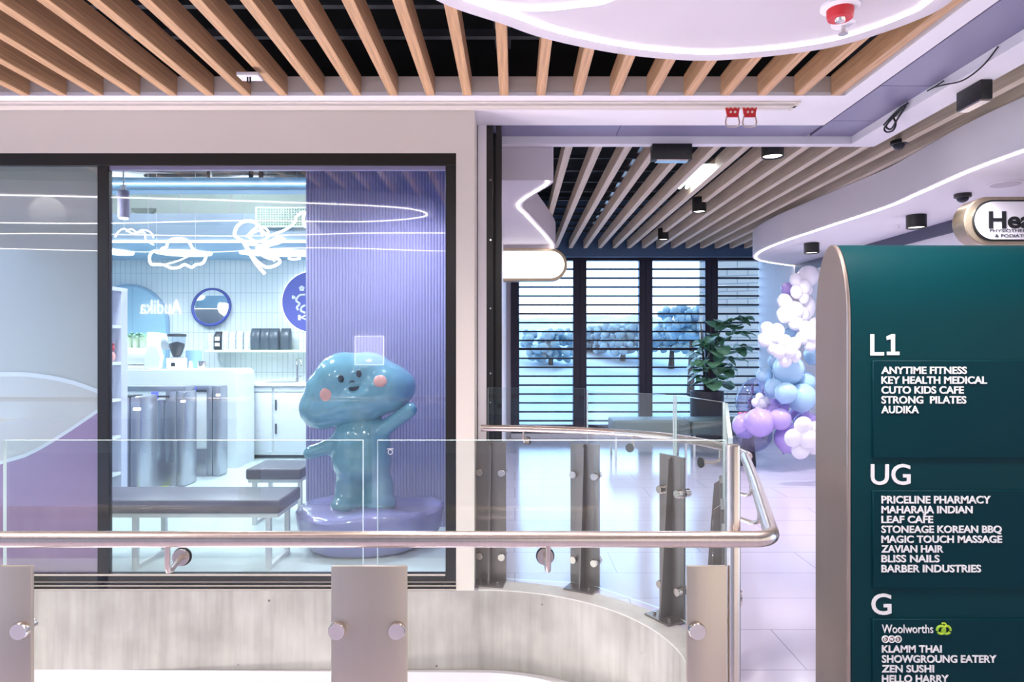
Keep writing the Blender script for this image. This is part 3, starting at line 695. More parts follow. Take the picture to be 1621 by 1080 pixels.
for f, lab in ((.12, 'far steel stanchion of the return behind the corner post'), (.5, 'middle steel stanchion of the return behind the corner post'), (.8, 'near steel stanchion of the return behind the corner post')):
    stanchion(retB+(retA-retB)*f, retA-retB, lab, top=.79)
for g, dst in ((.22, GL[0]+(GL[1]-GL[0])*.42), (.6, GL[1]+(GL[2]-GL[1])*.52), (.9, GL[2]+(GL[3]-GL[2])*.55)):
    i = min(range(len(path)), key=lambda k: (path[k][0]-dst.x)**2+(path[k][1]-dst.y)**2)
    rp = Vector(path[i]); n = Vector((rp.x-dst.x, rp.y-dst.y, 0))
    bracket(tagr, (dst.x, dst.y, RZ-.07), n if n.length > .01 else (0, 1, 0), rp)
for f in (.35, .68):
    g = retB+(retA-retB)*f; q = cf[2]+(cf[0]-cf[2])*f; bracket(tagr, (g.x, g.y, RZ-.07), (1, -.28, 0), (q.x, q.y, q.z))
# ------------------------------------------------------------------ directory pylon
YN, YF = 2.0, 2.212
xl = XX(1341, YN); xr = xl+.86
ztop = ZZ(388, 2.1)
t = thing('directory_pylon', ((xl+xr)/2, (YN+YF)/2, 0), 'dark green directory pylon with bronze ends at the right of the photo', 'directory sign')
r_ = (YF-YN)/2
prof = [(YN, 0), (YN, ztop-.24)]+[((YN+YF)/2-r_*math.cos(a*math.pi/20), ztop-.24+.24*math.sin(a*math.pi/20)) for a in range(1, 20)]+[(YF, ztop-.24), (YF, 0)]
MB().prism(prof, xl+.012, xr-.012, 'X').out('body', M_green, t)
for a, b in ((xl, xl+.012), (xr-.012, xr)):
    MB().prism([((p[0]-(YN+YF)/2)*1.012+(YN+YF)/2, p[1]*1.001) for p in prof], a, b, 'X').out('end_panel', M_bronze, t, bevel=.004)
def T(panel, name, rows, off=.022, mt=M_letter, d=.006):
    for body, a, b, yt, yb in rows:
        m = MB(); YT = YN-d; lettering(m, body, XX(a, YT), XX(b, YT), ZZ(yb, YT), (yb-yt)/F*YT, YT, off, .0025); m.out(name, mt, panel)
T(t, 'level_lettering', [('L', 1377.3, 1399, 529.3, 562.3), ('UG', 1378, 1441, 735, 766.7), ('G', 1379, 1410.7, 940, 972.3)], .012, d=0)
c1 = lambda a, b: (XX(a, YN), ZZ(b, YN))
MB().prism([c1(*q) for q in ((1403.5, 556.8), (1410, 556.8), (1410, 537), (1403.3, 538.5), (1402.7, 533), (1411, 529.3), (1416.3, 529.3), (1416.3, 556.8), (1423.3, 556.8), (1423.3, 562.3), (1403.5, 562.3))], YN-.0025, YN+.001, 'Y').out('level_lettering', M_letter, t)
def panel(y0, y1, rows):
    p = MB().box(XX(1380, YN), xr-.05, YN-.006, YN+.002, ZZ(y1, YN), ZZ(y0, YN), .002, 1).out('tenant_panel', M_green2, t)
    T(p, 'lettering', rows); return p
panel(570.7, 725, [('ANYTIME FITNESS', 1395, 1530, 580.7, 591.7), ('KEY HEALTH MEDICAL', 1395, 1561.7, 596, 607.3), ('CUTO KIDS CAFE', 1395, 1525, 611.7, 623), ('STRONG  PILATES', 1395, 1529, 627.3, 638.7), ('AUDIKA', 1395, 1454, 642.7, 654)])
panel(776, 930.7, [('PRICELINE PHARMACY', 1395, 1567.7, 785.3, 796.7), ('MAHARAJA INDIAN', 1395, 1539, 801, 812.3), ('LEAF CAFE', 1395, 1476.7, 816.7, 827.7), ('STONEAGE KOREAN BBQ', 1395, 1585, 832.3, 843.3), ('MAGIC TOUCH MASSAGE', 1395, 1585.7, 848, 859), ('ZAVIAN HAIR', 1395, 1492.7, 863.3, 874.3), ('BLISS NAILS', 1395, 1486.7, 878.7, 889.7), ('BARBER INDUSTRIES', 1395, 1552.3, 894.3, 905.7)])
pg = panel(979.3, 1260, [('KLAMM THAI', 1395.7, 1490, 1021.7, 1032.7), ('SHOWGROUNG EATERY', 1395.7, 1576.7, 1037.3, 1048.7), ('ZEN SUSHI', 1395.7, 1478, 1053, 1064), ('HELLO HARRY', 1395.7, 1501, 1068.7, 1080)])
T(pg, 'lettering', [('Woolworths', 1395.7, 1476.7, 989, 1002)], .0)
YT = YN-.006
m = MB()
def ring(m, px, py, R, r, a0, a1, y=YT-.002):
    k = YT/F; c = P(px, py, YT); m.tube([(c.x+R*k*math.cos(math.radians(a)), y, c.z+R*k*math.sin(math.radians(a))) for a in [a0+(a1-a0)*i/24 for i in range(25)]], r*k, 8)
ring(m, 1489, 997, 6.2, 2.0, -150, 190); ring(m, 1497.5, 997, 6.2, 2.0, -10, 330); ring(m, 1493, 990.5, 4, 1.5, 10, 130)
c = P(1493, 1000, YT); m.ball((c.x, YT-.001, c.z), .008, (1, .3, 1)); m.out('emblem', M_wgreen, pg)
m = MB()
for q in (1401, 1411, 1421): ring(m, q, 1011.7, 5.0, 1.0, 0, 360)
m.out('emblem', M_letter, pg)
m = MB()
for q in (1401, 1411, 1421): c = P(q, 1011.7, YT); m.cyl((c.x, YT, c.z), (c.x, YT-.0015, c.z), 4.2*YT/F, 20)
dk = mat('brick_red_print', '5a1613', .4, var=.05); m.out('emblem', dk, pg)
T(pg, 'lettering', [('b', 1399, 1403, 1007.5, 1014), ('w', 1408, 1414, 1007.5, 1014), ('s', 1419, 1423, 1007.5, 1014)], .02, d=.008)

# oval shop sign above it
SY = 4.0
t = thing('oval_sign', (XX(1640, SY), SY, ZZ(388, SY)), 'white oval shop sign with a brass rim, hung above the green pylon', 'sign')
def capsule(x0, x1, z0, z1, n=16):
    r = (z1-z0)/2; zc = (z0+z1)/2
    return [(x0+r-r*math.sin(a*math.pi/n), zc-r*math.cos(a*math.pi/n)) for a in range(n+1)]+[(x1-r+r*math.sin(a*math.pi/n), zc+r*math.cos(a*math.pi/n)) for a in range(n+1)]
x0, x1, z0, z1 = XX(1527, SY), XX(1527, SY)+1.0, ZZ(388, SY), ZZ(311, SY)
MB().prism(capsule(x0, x1, z0, z1), SY+.004, SY+.12, 'Y').out('rim', M_gold, t, bevel=.006)
MB().prism(capsule(x0+.045, x1-.045, z0+.022, z1-.022), SY-.006, SY+.02, 'Y').out('inner_edge', M_blackbox, t)
MB().prism(capsule(x0+.055, x1-.055, z0+.032, z1-.032), SY-.010, SY+.02, 'Y').out('face', M_white, t)
m = MB(); lettering(m, 'Health', XX(1563, SY), XX(1563, SY)+.42, ZZ(361, SY), 26/F*SY, SY-.010, .03, .003); m.out('lettering', M_blackbox, t)
m = MB(); lettering(m, 'PHYSIOTHERAPY', XX(1565, SY), XX(1565, SY)+.28, ZZ(368, SY), 4.6/F*SY, SY-.010, .0, .002); m.out('lettering', M_dkgrey, t)
m = MB(); lettering(m, '& PODIATRY', XX(1573, SY), XX(1573, SY)+.21, ZZ(376, SY), 4.6/F*SY, SY-.010, .0, .002); m.out('lettering', M_dkgrey, t)
m = MB(); m.cyl((x0+.6, SY+.06, z1-.01), (x0+.6, SY+.06, RB+.02), .012, 10); m.cyl((x1-.2, SY+.06, z1-.01), (x1-.2, SY+.06, RB+.02), .012, 10); m.out('hanger', M_blackbox, t)

# lit oval sign of the corridor
SY = 7.0
x1, z0, z1 = XX(898, SY), ZZ(445, SY), ZZ(393, SY); x0 = -.118
r = (z1-z0)/2
def half(x0, x1, z0, z1, n=16):
    r = (z1-z0)/2; return [(x0, z1), (x0, z0)]+[(x1-r+r*math.sin(a*math.pi/n), (z0+z1)/2-r*math.cos(a*math.pi/n)) for a in range(n+1)]
t = thing('lightbox_sign', (.1, SY, z0), 'blank glowing white rounded lightbox sign on the left corridor wall', 'sign')
MB().prism(half(x0, x1, z0, z1), SY, SY+.14, 'Y').out('rim', M_gold, t, bevel=.005)
MB().prism(half(x0, x1-.03, z0+.03, z1-.03), SY-.006, SY+.02, 'Y').out('face', M_lightbox, t)
MB().box(x0, XX(872, SY), SY+.03, SY+.11, z1, LB).out('mount', M_white2, t)

# ------------------------------------------------------------------ corridor furniture: bench, planter, balloons, flowers
def bench(xa, xb, ya, yb, ztop, zbot, label, m_seat, cat='bench', grp=None, loop=True, rad=.02, feet=None):
    t = thing('bench', ((xa+xb)/2, (ya+yb)/2, 0), label, cat, grp)
    MB().box(xa, xb, ya, yb, zbot, ztop, rad, 3).out('seat', m_seat, t)
    return t
t = bench(1.165, 2.08, 8.05, 8.55, .45, .27, 'long sage-green upholstered bench with white legs before the louvred windows', M_upgreen, rad=.03)
for x in (1.20, 2.03):
    for y in (8.10, 8.50): MB().box(x-.012, x+.012, y-.012, y+.012, 0, .27).out('leg', M_wmetal, t)
t = bench(2.09, 2.75, 8.05, 8.55, .45, .27, 'sage-green upholstered bench in front of the planter, right of the long one', M_upgreen, rad=.03)
for x in (2.13, 2.70):
    for y in (8.10, 8.50): MB().box(x-.012, x+.012, y-.012, y+.012, 0, .27).out('leg', M_wmetal, t)
PYp = 9.2; cx = XX(1119, PYp)
t = thing('planter', (cx, PYp, 0), 'dark round planter holding a fiddle-leaf fig by the louvred windows', 'plant')
zp = ZZ(619, PYp)
MB().lathe([(.19, 0), (.215, .02), (.222, zp-.02), (.222, zp), (.20, zp), (.195, zp-.05)], (cx, PYp, 0), 32).out('pot', M_pot, t)
MB().lathe([(.001, zp-.05), (.2, zp-.05), (.2, zp-.06)], (cx, PYp, 0), 24).out('soil', M_soil, t)
m = MB()
stems = []
for i in range(4):
    a = i*1.57+.4; top = (cx+math.cos(a)*.10+.1*(i == 0), PYp+math.sin(a)*.08, 1.45+.1*i)
    pts = catmull([(cx+math.cos(a)*.03, PYp+math.sin(a)*.03, zp-.05), (cx+math.cos(a)*.05, PYp+math.sin(a)*.05, .95), top], 8); stems.append(pts); m.tube(pts, [.012-.006*j/len(pts) for j in range(len(pts))], 8)
m.out('stem', M_stem, t)
def leaf(m, base, dirv, L, Wd, droop):
    d = Vector(dirv).normalized(); side = d.cross(Vector((0, 0, 1)))
    if side.length < .1: side = Vector((1, 0, 0))
    side.normalize(); nrm = side.cross(d)
    rows = []
    for i in range(8):
        s = i/7; w = Wd*(math.sin(math.pi*min(1, s*.86+.10))**.75)*(.55+.55*s)*(1 if s < .97 else .5)
        c = base+d*(L*s)-Vector((0, 0, droop*L*s*s))+nrm*(-.0)
        rows.append([m.b.verts.new(c+side*(w*u)+nrm*(abs(u)*w*.25+.008*math.sin(9*s+u*3))) for u in (-1, -.5, 0, .5, 1)])
    for A, B in zip(rows, rows[1:]):
        for k in range(4): m.b.faces.new((A[k], A[k+1], B[k+1], B[k]))
m = MB(); lv = [(1138, 520, .15), (1150, 508, .5), (1165, 503, 1), (1175, 500, 1), (1130, 515, -.6), (1170, 523, 1), (1160, 518, .3), (1125, 530, -1), (1128, 540, -.3), (1150, 535, .2), (1117, 535, -1), (1168, 548, 1), (1175, 550, 1), (1125, 552, 0), (1110, 548, -1), (1105, 558, -1), (1112, 568, -1), (1150, 562, .6), (1158, 567, .8), (1135, 572, 0), (1105, 575, -1), (1122, 580, -.3), (1142, 578, .5), (1150, 585, .8), (1113, 585, -.6), (1128, 598, -.2), (1120, 600, -.4), (1146, 598, .4), (1145, 604, .5), (1138, 590, .1), (1140, 545, .1), (1133, 560, .3), (1108, 592, -1), (1155, 528, .8), (1140, 508, -.2)]
for px_, py_, s in lv:
    for rep in range(2):
        p = P(px_+random.uniform(-4, 4), py_+4, PYp+random.uniform(-.14, .10)); b_ = Vector((cx+(p.x-cx)*.55+.02, PYp+(p.y-PYp)*.4, p.z-.01))
        d = Vector((s+random.uniform(-.5, .5), random.uniform(-1, .3), random.uniform(-.1, .75)))
        leaf(m, Vector((p.x-.05*s, p.y, p.z)), d, random.uniform(.19, .29), random.uniform(.11, .15), random.uniform(.2, .7))
m.out('foliage', M_leaf, t, recalc=False)
# balloons
def balloon_mesh(colr, kind='round'):
    m = MB()
    if kind == 'round':
        m.lathe([(.02, -1.10), (.09, -1.09), (.03, -1.03), (.12, -.985), (.35, -.90), (.62, -.75), (.84, -.50), (.96, -.2), (1, .08), (.95, .36), (.82, .62), (.6, .82), (.32, .95), (.08, .995)], (0, 0, 0), 28)
    else:
        for i in range(5):
            a = i*2*math.pi/5+.3; m.ball((math.cos(a)*.62, .06, math.sin(a)*.62), .45, (1, .75, 1), u=18, v=12)
        m.ball((0, -.1, 0), .48, (1, .9, 1), u=18, v=12)
    o = m.out('balloon', M_bl[colr]); me = o.data; bpy.data.objects.remove(o); return me
BM = {}
def balloon(px, py, r, Y, colr, label, kind='round', tilt=0):
    k = (colr, kind)
    if k not in BM: BM[k] = balloon_mesh(colr, kind)
    o = bpy.data.objects.new('balloon', BM[k]); COL.objects.link(o); p = P(px, py, Y); o.location = p; s = r*1.07/F*Y; o.scale = (s, s, s)
    o.rotation_euler = (random.uniform(-.3, .3)+math.pi*0, tilt if tilt else random.uniform(-.6, .6), random.uniform(0, .6))
    tag(o, label, 'balloon', 'balloons of the garland'); return o
BL = [(1240, 718.5, 23, 7.25, 'lavender', 'large lavender balloon resting on the corridor floor, lowest of the garland'),
 (1203, 695, 22, 7.2, 'lavender', 'large lavender balloon up-left of the lowest one'),
 (1243, 681, 16.5, 7.15, 'lavender', 'mid-size lavender balloon directly above the lowest one'),
 (1214, 671, 14, 7.3, 'lavender', 'smaller lavender balloon between the clear balloon and the mid-size lavender one'),
 (1276, 697, 20, 7.35, 'lavender', 'lavender balloon half hidden behind the white flower balloon by the pylon'),
 (1222, 652, 10, 7.4, 'lavender', 'small lavender balloon beside the pink flowers'),
 (1237, 660, 13, 7.5, 'lavender', 'lavender balloon tucked under the pale blue ones'),
(1184, 694, 19, 7.4, 'lavender', 'lavender balloon inside the clear one at the lower left'),
 (1262, 672, 14, 7.6, 'lavender', 'lavender balloon in shadow below the large blue one'),
 (1268, 656, 22, 7.25, 'blue', 'large powder blue balloon at the right above the lavender ones'),
 (1245, 609, 23, 7.2, 'blue', 'large powder blue balloon under the white flower cluster'),
 (1237, 641, 16.5, 7.1, 'blue', 'mid-size blue balloon in the middle of the garland'),
 (1222, 630, 14, 7.3, 'blue', 'blue balloon left of the middle one'),
 (1272, 623, 16, 7.4, 'blue', 'blue balloon right of the middle one'),
 (1218, 606, 12, 7.4, 'blue', 'small blue balloon on the left edge by the fig'),
 (1221, 586, 12, 7.45, 'blue', 'small blue balloon below the lowest white flower, left edge'),
 (1281, 578, 14, 7.5, 'blue', 'blue balloon behind the white flowers next to the pylon'),
 (1262, 605, 14, 7.6, 'blue', 'blue balloon behind the large one under the white flowers'),
 (1250, 538, 9, 7.6, 'blue', 'small blue balloon peeping between the white flower balloons'),
 (1283, 456, 16, 7.3, 'white', 'round white balloon at the very top of the garland'),
 (1253, 468, 10, 7.4, 'lavender', 'small lavender balloon near the top of the garland'),
 (1242, 478, 7, 7.4, 'lavender', 'tiny lavender balloon at the upper left tip of the garland'),
 (1244, 487, 9, 7.45, 'lavender', 'small lavender balloon under the tiny one near the top'),
 (1276, 640, 12, 7.6, 'lavender', 'lavender balloon behind the blue ones at the pylon edge'),
 (1266, 515, 24, 7.45, 'white', 'large round white balloon at the heart of the white flowers'),
 (1278, 545, 20, 7.5, 'white', 'round white balloon beside the pylon under the large white one')]
for q in BL: balloon(*q)
for q in [(1268, 476, 20, 7.2, 'white', 'white flower balloon just under the topmost white balloon'), (1250, 515, 24, 7.2, 'white', 'white flower balloon at the left of the large white one'), (1240, 556, 21, 7.2, 'white', 'white flower balloon at the left above the large blue one'),
          (1256, 578, 20, 7.0, 'white', 'white flower balloon directly above the large blue one'), (1272, 550, 19, 7.1, 'white', 'white flower balloon against the pylon edge'), (1284, 724, 26, 6.6, 'white', 'white flower balloon low beside the pylon, near the floor'), (1210, 655, 13, 7.25, 'white', 'small white flower balloon behind the pink flowers')]:
    balloon(q[0], q[1], q[2]*1.2, *q[3:], kind='flower')
tag(MB().ball(P(1193, 686, 7.35), 28/F*7.45, (1, 1, 1.05)).out('clear_balloon', M_bubble), 'clear balloon with lavender ones inside at the lower left of the garland', 'balloon', 'clear balloons of the garland')
o = MB().ball(P(1193, 630, 7.9), 33/F*7.9, (.8, .6, 1.05), Matrix.Rotation(.5, 3, 'Y')).out('clear_balloon', M_bubble); tag(o, 'tall clear balloon behind the lavender blooms', 'balloon', 'clear balloons of the garland')
fx = P(1188, 672, 7.6)
t = thing('flower_arrangement', (fx.x, fx.y, 0), 'tall arrangement of pink and lavender flowers left of the balloons', 'flowers')
MB().lathe([(.09, 0), (.075, .2), (.06, .42), (.07, .46)], (fx.x-.03, fx.y, 0), 20).out('vase', M_pot, t)
m = MB(); m2 = MB(); m3 = MB()
for i in range(16):
    p = P(1167+random.uniform(0, 34), 663+random.uniform(-10, 6), 7.6+random.uniform(-.1, .1)); m.ball(p, random.uniform(.018, .035), (1, 1, .8), u=8, v=6)
for q0, h_ in ((1191, 610), (1186, 632), (1208, 618), (1196, 628)):
    for j in range(40):
        s = random.random(); p = P(q0+random.uniform(-4, 4)*(1.2-s), 665+(h_-665)*s, 7.6+random.uniform(-.03, .03)); m2.ball(p, random.uniform(.008, .014), u=6, v=4)
    m3.tube([(fx.x, fx.y, .4), tuple(P(q0, h_, 7.6))], .004, 6)
for i in range(14):
    p = P(1172+random.uniform(0, 26), 672+random.uniform(-6, 8), 7.6); leaf(m3, p, (random.uniform(-1, 1), random.uniform(-1, 0), .3), .1, .03, .5)
m.out('pink_blooms', M_pinkf, t); m2.out('lavender_spikes', M_lavf, t); m3.out('greenery', M_leaf, t, recalc=False)

# ------------------------------------------------------------------ cafe interior
BY = 8.6
struct(MB().box(-6, -.25, BY, BY+.1, 0, 3.3).out('wall_back', M_tile))
struct(MB().box(-6.1, -6, 3.98, BY, 0, 3.3).out('wall_left', M_teal))
struct(MB().box(-.30, -.235, 3.98, BY, 0, 3.3).out('wall_right', M_lilac2))
# fluted lilac wall
def fluted():
    m = MB(); pts = []; x0, x1, y = XX(484, 5.0), -.30, 5.0; pitch = .0225
    n = int((x1-x0)/pitch)
    for i in range(4): pts.append((x0-.02*(0)+.0, 5.35-.1*i))
    for i in range(n):
        for j in range(5):
            a = math.pi*j/5; pts.append((x0+pitch*(i+.5)-math.cos(a)*pitch*.46, y-.010*math.sin(a)))
    pts.append((x1, y)); pts.append((x1, 5.35))
    m.prism(pts, 0, 3.29); return m
struct(fluted().out('wall_fluted', M_lilac, sharp=70))
# soffit and bulkhead
SOF = ZZ(412, BY)
BZ = ZZ(386, 7.2)
m = MB(); m.box(-6, -.3, 7.2, BY, SOF, SOF+.05); struct(m.out('ceiling', M_soffitblue))
o = struct(MB().box(-6, -.3, 7.14, 7.2, SOF, ZZ(340, 7.2)).out('wall_bulkhead', mat('bulkhead_grey_blue', '9aaec0', .5, var=.03)))
MB().box(-6, -.3, 7.128, 7.14, SOF, SOF+.018).out('led_strip', M_ledcool, o)
zb0, zb1 = ZZ(301, 5.4), ZZ(281, 5.4)
o = struct(MB().box(-6, -1.55, 5.4, 5.55, zb0, zb1).out('trim_8', M_soffitblue)); MB().box(-6, -1.55, 5.385, 5.4, ZZ(291.5, 5.4), ZZ(290.7, 5.4)).out('led_strip', M_ledcool, o)
# ceiling lights (ovals)
for px_, py_, w, lab in ((180, 397, 50, 'oval ceiling light of the cafe behind the window mullion'), (291, 399, 84, 'oval ceiling light of the cafe above the round mirror'), (450, 399, 140, 'wide oval ceiling light of the cafe next to the lilac wall')):
    Y = (SOF-H)*F/(PY-py_); x = XX(px_, Y); a = w/2/F*Y
    t = thing('ceiling_light', (x, Y, SOF), lab, 'ceiling light')
    m = MB(); m.lathe([(1, 0), (1, .02)], (0, 0, 0), 36)
    for v in m.b.verts: v.co = Vector((x+v.co.x*a, Y+v.co.y*.26, SOF-.022+v.co.z))
    m.out('diffuser', M_panel_light, t)
    m = MB(); m.lathe([(1, 0), (1, .008)], (0, 0, 0), 36)
    for v in m.b.verts: v.co = Vector((x+v.co.x*(a+.012), Y+v.co.y*.272, SOF-.006+v.co.z))
    m.out('rim', M_wmetal, t)
# duct with grille
DY = 7.6
t = thing('air_duct', (XX(330, DY), DY, ZZ(340, DY)), 'pale green air duct above the cafe bulkhead', 'duct')
MB().box(XX(120, DY), XX(485, DY), DY, DY+.5, ZZ(345, DY), ZZ(303, DY), .01).out('casing', M_duct, t)
m = MB(); m.box(XX(284, DY), XX(286, DY), DY-.006, DY, ZZ(345, DY), ZZ(303, DY)); m.box(XX(366, DY), XX(368, DY), DY-.006, DY, ZZ(345, DY), ZZ(303, DY)); m.box(XX(240, DY), XX(242, DY), DY-.006, DY, ZZ(345, DY), ZZ(303, DY)); m.out('seam', M_wmetal, t)
for q in (200, 460): MB().cyl((XX(q, DY), DY+.2, ZZ(303, DY)), (XX(q, DY), DY+.2, 3.3), .008, 8).out('hanger', M_wmetal, t)
m = MB(); c = P(230, 331, DY)
pl = [(c.x-.13*math.cos(a*math.pi/14), c.z-.075*math.sin(a*math.pi/14)) for a in range(15)]; m.prism(pl, DY-.05, DY, 'Y'); m.out('outlet', M_grille, t)
t = thing('air_grille', (XX(447, 7.1), 7.1, ZZ(357, 7.1)), 'square mesh air grille beside the lilac fluted wall', 'air vent')
gx0, gx1, gz0, gz1 = XX(409, 7.1), XX(500, 7.1), ZZ(358, 7.1), ZZ(331, 7.1)
MB().box(gx0, gx1, 7.09, 7.13, gz0, gz1).out('backing', M_grille, t)
m = MB()
m.box(gx0-.02, gx1, 7.07, 7.10, gz1, gz1+.015); m.box(gx0-.02, gx1, 7.07, 7.10, gz0-.015, gz0); m.box(gx0-.02, gx0, 7.07, 7.10, gz0, gz1)
for i in range(1, 7): z = gz0+(gz1-gz0)*i/7; m.box(gx0, gx1, 7.078, 7.09, z-.003, z+.003)
for i in range(1, 22): x = gx0+(gx1-gx0)*i/22; m.box(x-.003, x+.003, 7.078, 7.09, gz0, gz1)
m.out('mesh', M_duct, t)
# open ceiling: pipes and white ceiling
for a, b, r, mt, lab in (((-5, 6.2, 2.95), (-2.2, 6.9, 3.0), .03, M_wmetal, 'white pipe under the open cafe ceiling, left one'), ((-3.6, 5.8, 3.05), (-1.6, 6.6, 2.95), .05, M_dkgrey, 'dark brown duct pipe under the open cafe ceiling'), ((-6, 6.55, 2.97), (-1.6, 6.55, 2.97), .018, M_dkgrey, 'thin dark conduit across the open cafe ceiling'), ((-6, 5.75, 2.72), (-1.6, 5.75, 2.72), .012, M_blackbox, 'black cable rail in front of the open cafe ceiling')):
    tag(MB().cyl(a, b, r, 12).out('ceiling_pipe', mt), lab, 'pipe')
for px_, lab in ((330, 'left dark hanger dropping from the open cafe ceiling'), (396, 'middle dark hanger dropping from the open cafe ceiling'), (412, 'right dark hanger dropping from the open cafe ceiling')):
    tag(MB().box(XX(px_-2.5, 6.2), XX(px_+2.5, 6.2), 6.2, 6.24, ZZ(282, 6.2), 3.3).out('ceiling_hanger', M_dkgrey), lab, 'hanger')
# pendant speaker, its lower disc glowing though it is no lamp
PYs = 5.2; c = P(195.5, 324, PYs); w = 8.5/F*PYs
t = thing('pendant_speaker', (c.x, PYs, c.z-21/F*PYs), 'lavender-grey cylinder pendant hanging behind the window mullion', 'lamp')
zt_ = ZZ(302, PYs); zb_ = ZZ(345, PYs)
MB().lathe([(w*.95, zb_), (w, zb_+.004), (w, zt_-.004), (w*.9, zt_)], (c.x, PYs, 0), 24).out('housing', M_purplepanel, t)
m = MB(); m.cyl((c.x, PYs, zt_), (c.x, PYs, 3.3), .006, 8); m.cyl((c.x, PYs, zt_), (c.x, PYs, zt_+.04), .02, 10); m.out('stem', M_wmetal, t)
MB().cyl((c.x, PYs, zb_+.002), (c.x, PYs, zb_-.008), w*.8, 20).out('lens', M_panel_light, t)
# neon drawings
def zp(q, Y): return P(150+q[0]/4.5, 240+q[1]/4.5, Y)
def neon(name, Y, lines, label, hang):
    a = zp(lines[0][0][0], Y)
    t = thing(name, tuple(a), label, 'neon light')
    for pts, r, closed in lines: MB().tube(catmull([zp(q, Y) for q in pts], 5, closed), r, 10, closed).out('tube', M_neon, t)
    m = MB()
    for q in hang: p = zp(q, Y); m.cyl(p, (p.x, p.y, 3.3), .0018, 6)
    m.out('wire', M_wmetal, t)
neon('neon_cloud', 6.0, [([(395, 790), (390, 750), (410, 715), (440, 710), (470, 715), (480, 690), (510, 680), (520, 650), (550, 625), (600, 618), (650, 630), (680, 660), (700, 695), (740, 715), (790, 740), (780, 780), (760, 800), (720, 805), (690, 825), (640, 805), (600, 825), (545, 830), (500, 810), (450, 805), (410, 805)], .011, True), ([(500, 805), (590, 780), (660, 750)], .006, False)], 'glowing neon cloud hanging in the cafe above the round mirror', [(440, 710), (717, 705)])
neon('neon_wisp', 6.4, [([(145, 610), (170, 570), (210, 550), (250, 575), (290, 585), (330, 560), (380, 565), (410, 590), (418, 615)], .006, False), ([(225, 570), (260, 552), (300, 575), (345, 575), (360, 590), (365, 630), (420, 665)], .006, False)], 'thin neon scribble hanging left of the neon cloud', [(210, 550), (380, 565)])
neon('neon_rocket', 5.8, [([(1060, 640), (1000, 600), (1010, 540), (1060, 500), (1130, 500), (1180, 540), (1195, 600)], .013, False), ([(1050, 630), (1100, 720), (1150, 800), (1210, 870)], .013, False), ([(1080, 610), (1140, 548), (1200, 540), (1235, 570), (1220, 620), (1150, 640), (1100, 600), (1180, 560), (1230, 600)], .009, False),
  ([(1070, 640), (1120, 740), (1180, 800), (1230, 825), (1290, 810), (1320, 780), (1270, 740), (1200, 700), (1130, 640)], .012, False), ([(1230, 605), (1350, 560), (1420, 510), (1440, 460), (1495, 430), (1485, 480), (1500, 540)], .010, False), ([(1150, 690), (1250, 640), (1300, 615), (1350, 625), (1310, 650), (1240, 670), (1180, 720), (1240, 760), (1300, 760)], .012, False), ([(1100, 660), (1170, 670), (1240, 700), (1280, 780)], .011, False), ([(1380, 760), (1420, 768), (1465, 760)], .01, False)], 'tangled bright neon rocket scribble hanging beside the lilac fluted wall', [(1060, 500), (1220, 545), (1440, 460)])

# arch, mirror, round sign on the tile wall
ay = BY-.02
cxa, ra = XX(205, ay), XX(268, ay)-XX(205, ay)
zsp = ZZ(450, ay)-ra
arch = lambda r_, x=cxa: [(x+r_, 1.0)]+[(x+r_*math.cos(a*math.pi/24), zsp+r_*math.sin(a*math.pi/24)) for a in range(25)]+[(x-r_, 1.0)]
t = thing('arched_niche', (cxa, ay, 1.0), 'sky-blue arched wall panel at the left of the cafe tiles', 'wall panel')
MB().prism(arch(ra), ay-.03, ay+.018, 'Y').out('rim', M_soffitblue, t, bevel=.004); MB().prism(arch(ra-.03), ay-.036, ay-.028, 'Y').out('panel', M_teal, t)
MB().box(XX(211.5, ay), XX(212.5, ay), ay-.038, ay-.034, 1.0, ZZ(453, ay)).out('joint', M_soffitblue, t)
c = P(336, 485.5, BY); R = 31/F*BY
t = thing('round_mirror', (c.x, BY-.03, c.z-R), 'round mirror with a cobalt blue rim on the cafe tile wall', 'mirror')
m = MB(); m.tube([(c.x+(R-.015)*math.cos(a*math.pi/24), BY-.02, c.z+(R-.015)*math.sin(a*math.pi/24)) for a in range(48)], .02, 10, True); m.out('rim', M_mirrorblue, t)
MB().cyl((c.x, BY-.001, c.z), (c.x, BY-.018, c.z), R-.02, 48).out('glass', M_mirror, t); t.rotation_euler = (math.radians(-10), 0, 0); t.location.y -= .05
c = P(495, 478, BY-.03); R = 48/F*BY
t = thing('round_sign', (c.x, BY-.03, c.z-R), 'round violet sign with white drawing, half hidden by the lilac wall', 'sign')
MB().cyl((c.x, BY-.001, c.z), (c.x, BY-.04, c.z), R, 48).out('disc', M_signpurple, t)
MB().tube([(c.x+(R)*math.cos(a*math.pi/24), BY-.025, c.z+(R)*math.sin(a*math.pi/24)) for a in range(48)], .008, 8, True).out('halo', M_panel_light, t)
sy = BY-.042
def pz(q): return P(150+q[0]/4.5, 420+q[1]/4.5, sy)
m = MB()
for ln in ([(1500, 210), (1460, 215), (1435, 250), (1460, 275), (1440, 300), (1450, 320)], [(1500, 285), (1475, 300), (1470, 325), (1500, 340)], [(1412, 215), (1412, 240)], [(1420, 222), (1428, 240)]): m.tube(catmull([pz(q) for q in ln], 6), .014, 8)
c5 = pz((1475, 165))
for i in range(5): a = i*2*math.pi/5+1.57; m.ball((c5.x+.02*math.cos(a), sy, c5.z+.02*math.sin(a)), .018, (1, .4, 1), u=10, v=6)
m.out('drawing', M_letter, t)
m = MB(); lettering(m, 'Kids', pz((1448, 0)).x, pz((1448, 0)).x+.36, pz((0, 390)).z, 36/4.5/F*sy, sy+.002, .03, .004); m.out('lettering', M_letter, t)
